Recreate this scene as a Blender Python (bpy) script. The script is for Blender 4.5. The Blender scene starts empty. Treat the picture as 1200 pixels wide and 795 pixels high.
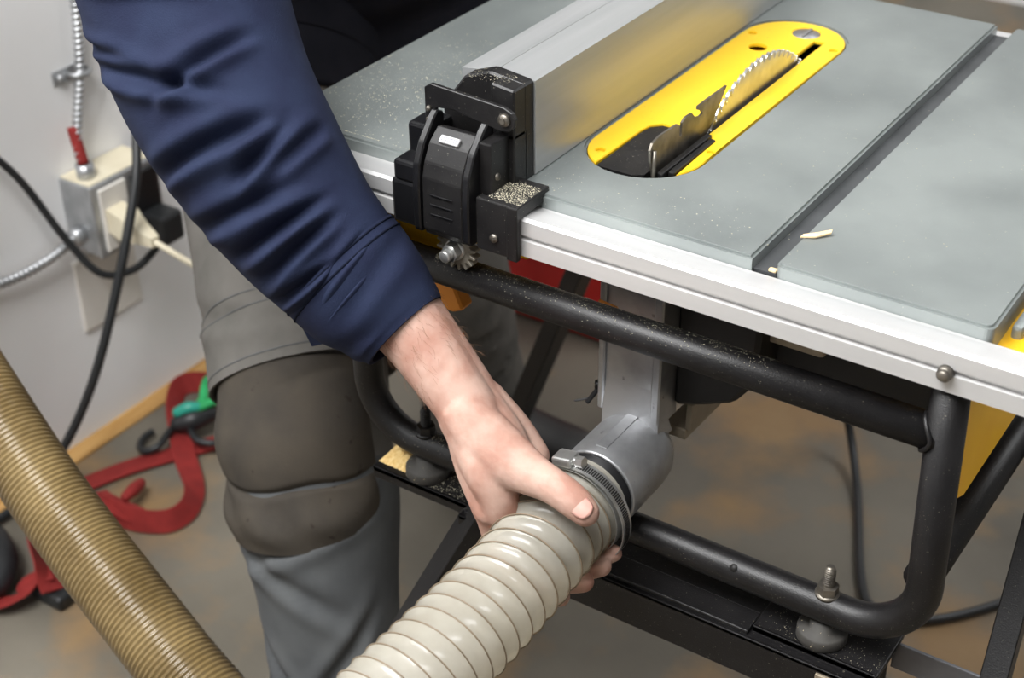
import bpy, bmesh, math, random
import numpy as np
from mathutils import Vector, Matrix

# ------------------------------------------------------------------ camera, world, lights
scene = bpy.context.scene
COL = scene.collection
cam_data = bpy.data.cameras.new('camera')
cam = bpy.data.objects.new('camera', cam_data)
COL.objects.link(cam)
RT, DN, FW = (0.83303855, 0.55313377, -0.00947656), (0.29461439, -0.45806803, -0.83867517), (-0.46824047, 0.69585682, -0.54454949)
cam.matrix_world = Matrix(((RT[0], -DN[0], -FW[0], 0.0), (RT[1], -DN[1], -FW[1], 0.0), (RT[2], -DN[2], -FW[2], 1.41), (0, 0, 0, 1)))
cam_data.sensor_width = 36.0
cam_data.lens = 53.64
cam_data.clip_start = 0.02
cam_data.dof.use_dof = True
cam_data.dof.focus_distance = 1.17
cam_data.dof.aperture_fstop = 7.1
scene.camera = cam

world = bpy.data.worlds.new('world')
scene.world = world
world.use_nodes = True
world.node_tree.nodes['Background'].inputs[0].default_value = (0.93, 0.96, 1.0, 1)
world.node_tree.nodes['Background'].inputs[1].default_value = 0.30


def area(name, loc, target, sx, sy, power, color):
    d = bpy.data.lights.new(name, 'AREA')
    d.shape = 'RECTANGLE'
    d.size, d.size_y, d.energy, d.color = sx, sy, power, color
    o = bpy.data.objects.new(name, d)
    COL.objects.link(o)
    o.location = loc
    o.rotation_euler = (Vector(target) - Vector(loc)).to_track_quat('-Z', 'Y').to_euler()
    return o


area('overhead_light', (-0.85, -0.05, 2.54), (-0.80, 0.25, 0.0), 1.5, 0.9, 74, (1.0, 1.0, 1.0))
area('overhead_light', (0.50, 2.30, 2.54), (0.40, 2.20, 0.0), 1.2, 0.6, 20, (0.97, 0.985, 1.0))  # added unseen lamp at the back, for sheen on table and rail
scene.view_settings.view_transform = 'Standard'
scene.view_settings.look = 'None'
scene.view_settings.gamma = 1.0
scene.view_settings.use_curve_mapping = False
scene.view_settings.exposure = 0.45

rng = random.Random(7)
PI = math.pi
T = 0.86                                             # height of the saw table


# ------------------------------------------------------------------ materials
def srgb(r, g, b):
    f = lambda c: (c / 255 / 12.92) if c / 255 <= 0.04045 else ((c / 255 + 0.055) / 1.055) ** 2.4
    return (f(r), f(g), f(b), 1.0)


def mat(name, c1, c2=None, rough=0.5, metal=0.0, scale=12, spec=0.5, bump=0.0, bscale=None, lo=0.35, hi=0.65,
        coat=0.0, detail=6, stretch=None, trans=0.0, sss=0.0, speck=None, rough2=None):
    m = bpy.data.materials.new(name)
    m.use_nodes = True
    nt = m.node_tree
    N, L = nt.nodes, nt.links
    p = N['Principled BSDF']
    p.inputs['Roughness'].default_value = rough
    p.inputs['Metallic'].default_value = metal
    p.inputs['Specular IOR Level'].default_value = spec
    p.inputs['Coat Weight'].default_value = coat
    p.inputs['Transmission Weight'].default_value = trans
    if sss:
        p.inputs['Subsurface Weight'].default_value = sss
        p.inputs['Subsurface Radius'].default_value = (0.012, 0.005, 0.003)
        p.inputs['Subsurface Scale'].default_value = 0.6
    p.inputs['Base Color'].default_value = c1
    tc = N.new('ShaderNodeTexCoord')
    vec = tc.outputs['Object']
    if stretch:
        mp = N.new('ShaderNodeMapping')
        mp.inputs['Scale'].default_value = stretch
        L.new(vec, mp.inputs['Vector'])
        vec = mp.outputs['Vector']
    col = None
    if c2:
        nz = N.new('ShaderNodeTexNoise')
        nz.inputs['Scale'].default_value = scale
        nz.inputs['Detail'].default_value = detail
        L.new(vec, nz.inputs['Vector'])
        cr = N.new('ShaderNodeValToRGB')
        cr.color_ramp.elements[0].position, cr.color_ramp.elements[1].position = lo, hi
        cr.color_ramp.elements[0].color, cr.color_ramp.elements[1].color = c1, c2
        L.new(nz.outputs['Fac'], cr.inputs['Fac'])
        col = cr.outputs['Color']
        if rough2 is not None:
            mr = N.new('ShaderNodeMapRange')
            mr.inputs['From Min'].default_value, mr.inputs['From Max'].default_value = lo, hi
            mr.inputs['To Min'].default_value, mr.inputs['To Max'].default_value = rough, rough2
            L.new(nz.outputs['Fac'], mr.inputs['Value'])
            L.new(mr.outputs['Result'], p.inputs['Roughness'])
    if speck:                                        # (colour, scale, threshold) fine dust grains
        sc, ss, th = speck
        n2 = N.new('ShaderNodeTexNoise')
        n2.inputs['Scale'].default_value = ss
        n2.inputs['Detail'].default_value = 2
        L.new(tc.outputs['Object'], n2.inputs['Vector'])
        mr2 = N.new('ShaderNodeMapRange')
        mr2.inputs['From Min'].default_value, mr2.inputs['From Max'].default_value = th, th + 0.05
        L.new(n2.outputs['Fac'], mr2.inputs['Value'])
        mx = N.new('ShaderNodeMix')
        mx.data_type = 'RGBA'
        L.new(mr2.outputs['Result'], mx.inputs[0])
        if col:
            L.new(col, mx.inputs[6])
        else:
            mx.inputs[6].default_value = c1
        mx.inputs[7].default_value = sc
        col = mx.outputs[2]
    if col:
        L.new(col, p.inputs['Base Color'])
    if bump:
        nb = N.new('ShaderNodeTexNoise')
        nb.inputs['Scale'].default_value = bscale or scale * 4
        nb.inputs['Detail'].default_value = 4
        L.new(vec, nb.inputs['Vector'])
        b = N.new('ShaderNodeBump')
        b.inputs['Strength'].default_value = bump
        b.inputs['Distance'].default_value = 0.002
        L.new(nb.outputs['Fac'], b.inputs['Height'])
        L.new(b.outputs['Normal'], p.inputs['Normal'])
    return m


DUST = srgb(205, 190, 150)
M = {
    'wall': mat('wall_paint', srgb(244, 244, 244), srgb(236, 236, 236), 0.6, scale=3, bump=0.05, bscale=60),
    'wallgrey': mat('grey_wall_paint', srgb(168, 168, 168), srgb(158, 158, 158), 0.7, scale=3),  # unseen walls kept darker to cut the room's bounced light
    'table': mat('table_paint', srgb(128, 134, 133), srgb(150, 156, 154), 0.36, 0.45, scale=7, rough2=0.46, bump=0.03, bscale=500, speck=(srgb(188, 186, 172), 420, 0.74)),
    'slot': mat('slot_metal', srgb(66, 68, 70), srgb(82, 84, 86), 0.5, 0.3, scale=20),
    'rail': mat('rail_aluminium', srgb(196, 196, 196), srgb(208, 207, 206), 0.40, 0.40, scale=30, stretch=(0.1, 1, 1)),
    'alu': mat('fence_aluminium', srgb(166, 168, 168), srgb(182, 183, 183), 0.40, 0.50, scale=40, stretch=(1, 0.06, 1), bump=0.02, bscale=120),
    'cast': mat('cast_aluminium', srgb(138, 139, 141), srgb(172, 173, 175), 0.40, 0.75, scale=22, bump=0.15, bscale=160, speck=(srgb(128, 128, 130), 130, 0.72)),
    'steel': mat('bright_steel', srgb(196, 197, 196), srgb(218, 218, 216), 0.28, 0.85, scale=60),
    'dsteel': mat('dull_steel', srgb(96, 92, 86), srgb(140, 134, 124), 0.42, 0.85, scale=60),
    'gearmetal': mat('gear_steel', srgb(150, 144, 132), srgb(176, 170, 156), 0.45, 0.5, scale=60),
    'yellow': mat('yellow_paint', srgb(236, 192, 34), srgb(240, 200, 46), 0.30, scale=10, spec=0.5, speck=(srgb(206, 164, 44), 260, 0.72)),
    'ybody': mat('yellow_plastic', srgb(236, 178, 12), srgb(242, 188, 20), 0.42, scale=9),
    'black': mat('black_powder_coat', srgb(15, 14, 15), srgb(21, 20, 21), 0.42, spec=0.4, scale=50, bump=0.15, bscale=900, speck=(srgb(110, 104, 92), 620, 0.70)),
    'blackdusty': mat('dusty_black_plastic', srgb(17, 16, 17), srgb(30, 29, 29), 0.46, spec=0.4, scale=30, bump=0.06, bscale=500, speck=(srgb(118, 114, 104), 480, 0.70)),
    'blackpl': mat('black_plastic', srgb(14, 14, 16), srgb(22, 22, 24), 0.36, spec=0.45, scale=25, speck=(srgb(96, 94, 88), 560, 0.74)),
    'rubber': mat('dark_rubber', srgb(48, 46, 44), srgb(62, 60, 56), 0.7, scale=40, speck=(DUST, 520, 0.70)),
    'darkin': mat('dark_interior', srgb(20, 19, 19), srgb(28, 27, 26), 0.6, scale=14),
    'tan_metal': mat('tan_bracket_metal', srgb(142, 130, 112), srgb(166, 154, 134), 0.5, 0.3, scale=22),
    'grey_metal': mat('grey_bracket_metal', srgb(138, 138, 140), srgb(160, 160, 162), 0.45, 0.6, scale=20),
    'darkmetal': mat('dark_grey_metal', srgb(92, 93, 97), srgb(112, 113, 117), 0.4, 0.5, scale=20),
    'orange': mat('orange_plastic', srgb(214, 128, 20), srgb(226, 142, 30), 0.5, scale=10),
    'skin': mat('skin', srgb(165, 124, 109), srgb(186, 155, 141), 0.60, scale=38, sss=0.12, bump=0.2, bscale=260, spec=0.25, detail=4),
    'nail': mat('nail', srgb(200, 148, 136), srgb(206, 160, 148), 0.34, scale=60, spec=0.5),
    'hair': mat('arm_hair', srgb(122, 88, 64), None, 0.6),
    'navy': mat('navy_cloth', srgb(25, 31, 54), srgb(30, 38, 61), 0.85, scale=30, spec=0.2, bump=0.25, bscale=900),
    'navydk': mat('navy_thread', srgb(15, 19, 33), None, 0.9, spec=0.1),
    'trous': mat('grey_work_cloth', srgb(90, 88, 84), srgb(101, 98, 94), 0.88, scale=24, spec=0.15, bump=0.25, bscale=900),
    'trouslow': mat('slate_work_cloth', srgb(80, 82, 84), srgb(90, 92, 93), 0.88, scale=20, spec=0.15, bump=0.25, bscale=900),
    'knee': mat('worn_brown_knee_cloth', srgb(60, 56, 51), srgb(73, 67, 59), 0.85, scale=16, spec=0.15, bump=0.2, bscale=700, speck=(srgb(48, 42, 37), 60, 0.69)),
    'shaded_jacket_trunk': mat('shaded_navy_cloth', srgb(17, 18, 24), srgb(22, 22, 28), 0.9, scale=40, spec=0.1, bump=0.2, bscale=500),  # near-black copy of the navy cloth; torso shade put into the colour
    'boot': mat('black_boot_leather', srgb(22, 21, 21), srgb(32, 30, 29), 0.5, scale=25),
    'red': mat('red_webbing', srgb(124, 26, 24), srgb(142, 36, 32), 0.8, scale=40, bump=0.2, bscale=300),
    'redpl': mat('red_plastic', srgb(172, 26, 24), srgb(186, 36, 32), 0.4, scale=8),
    'green': mat('green_cord', srgb(30, 150, 82), srgb(46, 168, 100), 0.6, scale=30),
    'teal': mat('teal_knob', srgb(40, 150, 130), None, 0.4),
    'cordblack': mat('black_rubber_cord', srgb(26, 28, 30), srgb(34, 36, 38), 0.45, scale=20),
    'beige': mat('beige_plastic', srgb(214, 204, 178), srgb(224, 216, 192), 0.45, scale=20),
    'plate': mat('white_plate', srgb(220, 216, 208), srgb(228, 224, 217), 0.5, scale=10),
    'galv': mat('galvanised_steel', srgb(160, 162, 164), srgb(190, 192, 194), 0.38, 0.7, scale=30),
    'wood': mat('raw_wood', srgb(176, 132, 72), srgb(198, 156, 96), 0.7, scale=14, stretch=(6, 1, 6)),
    'chip': mat('pale_wood_chip', srgb(226, 196, 146), srgb(236, 212, 170), 0.8, scale=60),
    'sawdust': mat('sawdust', srgb(214, 178, 112), srgb(232, 204, 146), 0.95, scale=300, spec=0.1),
    'specks': mat('dust_grains', srgb(176, 170, 150), srgb(200, 194, 172), 0.95, scale=300, spec=0.1),
    'cyan': mat('label_white', srgb(176, 176, 178), None, 0.5),
    'print': mat('label_print', srgb(120, 120, 128), None, 0.5),
}


def floor_material():
    m = bpy.data.materials.new('concrete_floor')
    m.use_nodes = True
    N, L = m.node_tree.nodes, m.node_tree.links
    p = N['Principled BSDF']
    p.inputs['Roughness'].default_value = 0.62
    tc = N.new('ShaderNodeTexCoord')

    def ramp(scale, detail, lo, hi, a, b):
        n = N.new('ShaderNodeTexNoise')
        n.inputs['Scale'].default_value = scale
        n.inputs['Detail'].default_value = detail
        L.new(tc.outputs['Object'], n.inputs['Vector'])
        r = N.new('ShaderNodeValToRGB')
        r.color_ramp.elements[0].position, r.color_ramp.elements[1].position = lo, hi
        r.color_ramp.elements[0].color, r.color_ramp.elements[1].color = a, b
        L.new(n.outputs['Fac'], r.inputs['Fac'])
        return r.outputs['Color']
    base = ramp(3.2, 8, 0.34, 0.66, srgb(93, 88, 78), srgb(119, 113, 101))
    tan = ramp(9, 8, 0.3, 0.7, srgb(140, 102, 56), srgb(156, 124, 80))
    msk = ramp(4.5, 8, 0.50, 0.66, (0, 0, 0, 1), (0.75, 0.75, 0.75, 1))
    mx = N.new('ShaderNodeMix')
    mx.data_type = 'RGBA'
    L.new(msk, mx.inputs[0])
    L.new(base, mx.inputs[6])
    L.new(tan, mx.inputs[7])
    L.new(mx.outputs[2], p.inputs['Base Color'])
    nb = N.new('ShaderNodeTexNoise')
    nb.inputs['Scale'].default_value = 90
    nb.inputs['Detail'].default_value = 6
    L.new(tc.outputs['Object'], nb.inputs['Vector'])
    b = N.new('ShaderNodeBump')
    b.inputs['Strength'].default_value = 0.25
    b.inputs['Distance'].default_value = 0.002
    L.new(nb.outputs['Fac'], b.inputs['Height'])
    L.new(b.outputs['Normal'], p.inputs['Normal'])
    return m


def hose_material(name, c1, c2, mixf, rough, scale):
    m = bpy.data.materials.new(name)
    m.use_nodes = True
    N, L = m.node_tree.nodes, m.node_tree.links
    p = N['Principled BSDF']
    tc = N.new('ShaderNodeTexCoord')
    n = N.new('ShaderNodeTexNoise')
    n.inputs['Scale'].default_value = scale
    n.inputs['Detail'].default_value = 5
    L.new(tc.outputs['Object'], n.inputs['Vector'])
    r = N.new('ShaderNodeValToRGB')
    r.color_ramp.elements[0].position, r.color_ramp.elements[1].position = 0.35, 0.65
    r.color_ramp.elements[0].color, r.color_ramp.elements[1].color = c1, c2
    L.new(n.outputs['Fac'], r.inputs['Fac'])
    L.new(r.outputs['Color'], p.inputs['Base Color'])
    p.inputs['Roughness'].default_value = rough
    p.inputs['Specular IOR Level'].default_value = 0.6
    p.inputs['Coat Weight'].default_value = 0.5
    p.inputs['Coat Roughness'].default_value = 0.1
    tr = N.new('ShaderNodeBsdfTranslucent')
    L.new(r.outputs['Color'], tr.inputs['Color'])
    tp = N.new('ShaderNodeBsdfTransparent')
    tp.inputs['Color'].default_value = (0.96, 0.93, 0.84, 1)
    m1 = N.new('ShaderNodeMixShader')
    m1.inputs[0].default_value = mixf
    L.new(p.outputs[0], m1.inputs[1])
    L.new(tr.outputs[0], m1.inputs[2])
    m2 = N.new('ShaderNodeMixShader')
    m2.inputs[0].default_value = mixf * 0.7
    L.new(m1.outputs[0], m2.inputs[1])
    L.new(tp.outputs[0], m2.inputs[2])
    L.new(m2.outputs[0], N['Material Output'].inputs['Surface'])
    return m


M['floor'] = floor_material()
M['hose'] = hose_material('clear_pvc', srgb(196, 191, 178), srgb(210, 206, 195), 0.42, 0.24, 30)
M['hosewire'] = mat('bronze_wire', srgb(108, 94, 76), srgb(130, 114, 94), 0.45, 0.1, scale=60)
M['tanhose'] = hose_material('tan_pvc', srgb(110, 91, 56), srgb(144, 123, 82), 0.12, 0.30, 14)


# ------------------------------------------------------------------ mesh helpers
class MB:
    """collects shapes (world coordinates) into one mesh"""

    def __init__(self):
        self.v, self.f, self.s = [], [], []

    def add(self, verts, faces, smooth=False):
        o = len(self.v)
        self.v += [tuple(float(c) for c in p) for p in verts]
        self.f += [[i + o for i in f] for f in faces]
        self.s += [smooth] * len(faces)
        return self

    def from_bm(self, bm, smooth=False):
        bm.verts.ensure_lookup_table()
        bm.verts.index_update()
        self.add([v.co[:] for v in bm.verts], [[v.index for v in f.verts] for f in bm.faces], smooth)
        bm.free()
        return self

    def box(self, x0, x1, y0, y1, z0, z1, bev=0.0, seg=2, rot=None):
        bm = bmesh.new()
        bmesh.ops.create_cube(bm, size=1.0)
        c = Vector(((x0 + x1) / 2, (y0 + y1) / 2, (z0 + z1) / 2))
        for v in bm.verts:
            v.co = Vector((v.co.x * (x1 - x0), v.co.y * (y1 - y0), v.co.z * (z1 - z0)))
        if bev:
            bmesh.ops.bevel(bm, geom=list(bm.edges), offset=bev, segments=seg, affect='EDGES', profile=0.5)
        for v in bm.verts:
            co = v.co.copy()
            if rot is not None:
                co = rot @ co
            v.co = co + c
        return self.from_bm(bm)

    def bar(self, a, b, w, h, up=(0, 0, 1), bev=0.001):
        """rectangular bar from a to b"""
        a, b = Vector(a), Vector(b)
        t = (b - a).normalized()
        s = t.cross(Vector(up)).normalized()
        u = s.cross(t)
        rot = Matrix((s, t, u)).transposed()
        c = (a + b) / 2
        l = (b - a).length
        return self.box(c.x - w / 2, c.x + w / 2, c.y - l / 2, c.y + l / 2, c.z - h / 2, c.z + h / 2, bev, 1, rot)

    def loft(self, rings, closed=True, cap=True, smooth=True):
        n = len(rings[0])
        V = [p for r in rings for p in r]
        F = []
        for i in range(len(rings) - 1):
            for j in range(n if closed else n - 1):
                k = (j + 1) % n
                F.append([i * n + j, i * n + k, (i + 1) * n + k, (i + 1) * n + j])
        if cap and closed:
            F.append(list(range(n - 1, -1, -1)))
            F.append([(len(rings) - 1) * n + j for j in range(n)])
        return self.add(V, F, smooth)

    def tube(self, path, rad, n=14, cap=True, up=(0, 0, 1)):
        P = [Vector(p) for p in path]
        R = rad if isinstance(rad, (list, tuple)) else [rad] * len(P)
        rings, u = [], None
        for i, p in enumerate(P):
            t = (P[min(i + 1, len(P) - 1)] - P[max(i - 1, 0)]).normalized()
            if u is None:
                u = t.cross(Vector(up))
                if u.length < 1e-4:
                    u = t.cross(Vector((1, 0, 0)))
            u = (u - t * u.dot(t)).normalized()
            w = t.cross(u)
            rings.append([p + (u * math.cos(2 * PI * k / n) + w * math.sin(2 * PI * k / n)) * R[i] for k in range(n)])
        return self.loft(rings, True, cap)

    def cyl(self, a, b, r, n=20, r2=None, bev=0.0):
        a, b = Vector(a), Vector(b)
        r2 = r if r2 is None else r2
        t = (b - a).normalized()
        u = t.cross(Vector((0, 0, 1)))
        if u.length < 1e-3:
            u = t.cross(Vector((1, 0, 0)))
        u.normalize()
        w = t.cross(u)
        prof = [(0, r), (1, r2)]
        l = (b - a).length
        if bev:
            prof = [(0, r - bev), (bev / l, r), (1 - bev / l, r2), (1, r2 - bev)]
        rings = [[a + t * l * q + (u * math.cos(2 * PI * k / n) + w * math.sin(2 * PI * k / n)) * rr for k in range(n)] for q, rr in prof]
        return self.loft(rings, True, True, n > 8)

    def prism(self, pts, axis, lo, hi, bev=0.0):
        """2D outline extruded along an axis; pts given in the other two axes, in order"""
        bm = bmesh.new()
        mk = {0: lambda p, v: (v, p[0], p[1]), 1: lambda p, v: (p[0], v, p[1]), 2: lambda p, v: (p[0], p[1], v)}[axis]
        vs = [bm.verts.new(mk(p, lo)) for p in pts]
        f = bm.faces.new(vs)
        r = bmesh.ops.extrude_face_region(bm, geom=[f])
        for e in r['geom']:
            if isinstance(e, bmesh.types.BMVert):
                e.co = Vector(mk((e.co[(axis + 1) % 3] if axis == 0 else e.co[0], e.co[2] if axis != 2 else e.co[1]), hi)) if False else Vector([hi if k == axis else e.co[k] for k in range(3)])
        bmesh.ops.recalc_face_normals(bm, faces=list(bm.faces))
        if bev:
            bmesh.ops.bevel(bm, geom=list(bm.edges), offset=bev, segments=1, affect='EDGES')
        return self.from_bm(bm)

    def plate(self, outer, holes, z0, z1, bev=0.0):
        """flat plate in XY with holes"""
        bm = bmesh.new()
        edges = []
        for loop in [outer] + holes:
            vs = [bm.verts.new((p[0], p[1], z1)) for p in loop]
            edges += [bm.edges.new((vs[i], vs[(i + 1) % len(vs)])) for i in range(len(vs))]
        bmesh.ops.triangle_fill(bm, use_beauty=True, use_dissolve=False, edges=edges)
        for f in bm.faces:
            if f.normal.z < 0:
                f.normal_flip()
        top = list(bm.faces)
        r = bmesh.ops.extrude_face_region(bm, geom=top, use_keep_orig=True)
        for e in r['geom']:
            if isinstance(e, bmesh.types.BMVert):
                e.co.z = z0
        bmesh.ops.recalc_face_normals(bm, faces=list(bm.faces))
        if bev:
            es = [e for e in bm.edges if len(e.link_faces) == 2 and abs(e.verts[0].co.z - z1) < 1e-6 and abs(e.verts[1].co.z - z1) < 1e-6 and e.calc_face_angle(0) > 0.8]
            bmesh.ops.bevel(bm, geom=es, offset=bev, segments=2, affect='EDGES')
        return self.from_bm(bm)


def wloc(o):
    p = Vector((0, 0, 0))
    while o:
        p += o.location
        o = o.parent
    return p


def build(mb, name, m, parent=None):
    V = np.array(mb.v)
    c = (V.min(0) + V.max(0)) / 2
    me = bpy.data.meshes.new(name)
    me.from_pydata([tuple(p) for p in (V - c)], [], mb.f)
    me.polygons.foreach_set('use_smooth', mb.s)
    me.materials.append(M[m] if isinstance(m, str) else m)
    me.update()
    o = bpy.data.objects.new(name, me)
    COL.objects.link(o)
    o.location = Vector(c) - (wloc(parent) if parent else Vector((0, 0, 0)))
    if parent:
        o.parent = parent
    return o


def tag(o, label, cat, group=None):
    o['label'] = label
    o['category'] = cat
    if group:
        o['group'] = group
    return o


def thing(name, label, cat, loc, group=None):
    o = bpy.data.objects.new(name, None)
    o.empty_display_size = 0.05
    COL.objects.link(o)
    o.location = loc
    return tag(o, label, cat, group)


def struct(mb, name, m, parent=None):
    o = build(mb, name, m, parent)
    if not parent:
        o['kind'] = 'structure'
    return o


def smooth_path(pts, per=10):
    """Catmull-Rom through points of any dimension"""
    A = np.array(pts, float)
    A = np.vstack([2 * A[0] - A[1], A, 2 * A[-1] - A[-2]])
    out = []
    for i in range(1, len(A) - 2):
        p0, p1, p2, p3 = A[i - 1], A[i], A[i + 1], A[i + 2]
        for k in range(per):
            t = k / per
            out.append(0.5 * (2 * p1 + (p2 - p0) * t + (2 * p0 - 5 * p1 + 4 * p2 - p3) * t * t + (3 * p1 - p0 - 3 * p2 + p3) * t ** 3))
    out.append(A[-2])
    return np.array(out)


def fillet(pts, r, n=8):
    """polyline with rounded corners"""
    P = [Vector(p) for p in pts]
    out = [P[0]]
    for i in range(1, len(P) - 1):
        a, b = (P[i - 1] - P[i]).normalized(), (P[i + 1] - P[i]).normalized()
        ang = a.angle(b)
        d = r / math.tan(ang / 2)
        p1, p2 = P[i] + a * d, P[i] + b * d
        bis = (a + b).normalized()
        c = P[i] + bis * (r / math.sin(ang / 2))
        v1, v2 = p1 - c, p2 - c
        for k in range(n + 1):
            q = v1.slerp(v2, k / n)
            out.append(c + q.normalized() * r)
    out.append(P[-1])
    return out


def circle2(cx, cy, r, n=24):
    return [(cx + r * math.cos(2 * PI * k / n), cy + r * math.sin(2 * PI * k / n)) for k in range(n)]


def stadium(x0, x1, y0, y1, n=14):
    r, cx = (x1 - x0) / 2, (x0 + x1) / 2
    a = [(cx + r * math.cos(PI + PI * k / n), y0 + r + r * math.sin(PI + PI * k / n)) for k in range(n + 1)]
    b = [(cx + r * math.cos(PI * k / n), y1 - r + r * math.sin(PI * k / n)) for k in range(n + 1)]
    return a + b


# ------------------------------------------------------------------ the setting
struct(MB().box(-1.75, 2.2, -1.6, 3.8, -0.06, 0.0), 'floor', 'floor')
struct(MB().box(-1.75, -1.60, -1.6, 3.8, 0.0, 2.6), 'wall_left', 'wall')
struct(MB().box(-1.75, 2.2, 3.8, 3.92, 0.0, 2.6), 'wall_back', 'wall')
struct(MB().box(2.2, 2.32, -1.6, 3.92, 0.0, 2.6), 'wall_right', 'wallgrey')
struct(MB().box(-1.75, 2.32, -1.72, -1.6, 0.0, 2.6), 'wall_front', 'wallgrey')
struct(MB().box(-1.75, 2.32, -1.72, 3.92, 2.6, 2.7), 'ceiling', 'wall')
bb = MB()
bb.prism([(-1.60, 0.0), (-1.574, 0.0), (-1.574, 0.004), (-1.580, 0.008), (-1.60, 0.010)], 1, -1.6, 3.8)
struct(bb, 'baseboard_left', 'wood')

# ------------------------------------------------------------------ table saw
saw = thing('table_saw', 'portable table saw with grey table, yellow blade plate and black tube frame', 'table saw', (-0.5, 1.12, 0.56))
X0, X1, Y0, Y1 = -0.84, -0.21, 0.887, 1.42
INS = stadium(-0.5875, -0.4870, 0.9505, 1.328)
tb = MB()


def rrect(x0, x1, y0, y1, r, n=5, corners=(1, 1, 1, 1)):
    out = []
    for (cx, cy, a0, on) in ((x0 + r, y0 + r, PI, corners[0]), (x1 - r, y0 + r, 1.5 * PI, corners[1]), (x1 - r, y1 - r, 0, corners[2]), (x0 + r, y1 - r, 0.5 * PI, corners[3])):
        if on:
            out += [(cx + r * math.cos(a0 + PI / 2 * k / n), cy + r * math.sin(a0 + PI / 2 * k / n)) for k in range(n + 1)]
        else:
            out.append((cx + r * (1 if math.cos(a0 + PI / 4) > 0 else -1), cy + r * (1 if math.sin(a0 + PI / 4) > 0 else -1)))
    return out


tb.plate(rrect(X0, -0.3875, Y0, Y1, 0.012, corners=(1, 0, 0, 1)), [INS], T - 0.022, T, 0.0022)
tb.plate(rrect(-0.3695, X1, Y0, Y1, 0.006, corners=(1, 1, 1, 0)), [], T - 0.026, T, 0.0022)
table = build(tb, 'table_top', 'table', saw)
build(MB().box(-0.3876, -0.3694, Y0 + 0.003, Y1 - 0.002, T - 0.022, T - 0.0105), 'miter_slot', 'slot', table)
build(MB().box(X1 + 0.004, X1 + 0.012, Y0 + 0.03, Y1 - 0.02, T - 0.05, T - 0.012, 0.003), 'edge_flange', 'table', table)

# front and rear rails: extruded profile with a groove
prof = [(0.857, 0.820), (0.857, 0.8335), (0.8605, 0.8345), (0.8605, 0.8375), (0.857, 0.8385), (0.857, 0.8505), (0.8595, 0.8525), (0.884, 0.8485), (0.8868, 0.8485), (0.8868, 0.820)]
rail = build(MB().prism([(a, b) for a, b in prof], 0, -0.865, -0.148), 'front_rail', 'rail', saw)
bo = MB()
bo.cyl((-0.2285, 0.8575, 0.8355), (-0.2285, 0.8515, 0.8355), 0.0058, 18, 0.0052)
bo.cyl((-0.2285, 0.8515, 0.8355), (-0.2285, 0.8492, 0.8355), 0.0052, 18, 0.0030)
build(bo, 'rail_bolt', 'dsteel', rail)
build(MB().prism([(2.307 - a, b - 0.010) for a, b in reversed(prof)], 0, -0.865, -0.148), 'rear_rail', 'rail', saw)

# throat plate
cut = [(-0.560, 0.9590), (-0.5603, 1.030), (-0.5585, 1.043), (-0.5507, 1.0512), (-0.519, 1.0519), (-0.519, 1.2890), (-0.5095, 1.2896), (-0.509, 1.0517), (-0.4985, 1.0430), (-0.4972, 0.9738), (-0.5085, 0.9605), (-0.5215, 0.9533), (-0.545, 0.9535)]
plate_outer = stadium(-0.5868, -0.4879, 0.9514, 1.3271)
tp = MB()
# the front of the plate is cut open, so the outline dips into the cut
ptop = [p for p in plate_outer if p[1] > 1.0]
outl = [(-0.560, 0.9605), (-0.5603, 1.030), (-0.5585, 1.043), (-0.5507, 1.0512), (-0.519, 1.0519), (-0.519, 1.2890), (-0.5095, 1.2896), (-0.509, 1.0517), (-0.4985, 1.0430), (-0.4972, 0.9738)]
rr, cxp, cyp = (0.5868 - 0.4879) / 2, -(0.5868 + 0.4879) / 2, 0.9514 + (0.5868 - 0.4879) / 2
a_r = math.atan2(0.9738 - cyp, -0.4972 - cxp)
a_l = math.atan2(0.9605 - cyp, -0.560 - cxp)
arc_r = [(cxp + rr * math.cos(a_r + (0 - a_r) * k / 6), cyp + rr * math.sin(a_r + (0 - a_r) * k / 6)) for k in range(7)]
aa0, aa1 = PI, 2 * PI + a_l
arc_l = [(cxp + rr * math.cos(aa0 + (aa1 - aa0) * k / 6), cyp + rr * math.sin(aa0 + (aa1 - aa0) * k / 6)) for k in range(7)]
back = [(cxp + rr * math.cos(PI * k / 16), 1.3271 - rr + rr * math.sin(PI * k / 16)) for k in range(17)]
outer = arc_r + back + arc_l + outl[1:-1]
holes = [circle2(-0.5575, 1.2465, 0.0085), circle2(-0.5335, 1.3020, 0.0135), circle2(-0.5700, 0.9800, 0.0040, 12), circle2(-0.4920, 1.0244, 0.0036, 12), circle2(-0.4945, 1.2760, 0.0040, 12), circle2(-0.5775, 1.2760, 0.0040, 12)]
tp.plate(outer, holes, T - 0.0035, T - 0.0006, 0.0006)
plate = build(tp, 'throat_plate', 'yellow', saw)
for k, (hx, hy) in enumerate([(-0.5700, 0.9800), (-0.4920, 1.0244), (-0.4945, 1.2760), (-0.5775, 1.2760)]):
    sc = MB().cyl((hx, hy, T - 0.0065), (hx, hy, T - 0.0024), 0.0037, 12)
    build(sc, 'set_screw', 'yellow', plate)
lk = MB()
lk.cyl((-0.5335, 1.3020, T - 0.0070), (-0.5335, 1.3020, T - 0.0012), 0.0132, 28)
lk.box(-0.5350, -0.5320, 1.2905, 1.3135, T - 0.002, T + 0.0006, 0.0005)
build(lk, 'lock_knob', 'grey_metal', plate)
build(MB().cyl((-0.5575, 1.2500, T - 0.012), (-0.5575, 1.2500, T - 0.009), 0.017, 20), 'finger_hole_floor', 'ybody', plate)

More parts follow.
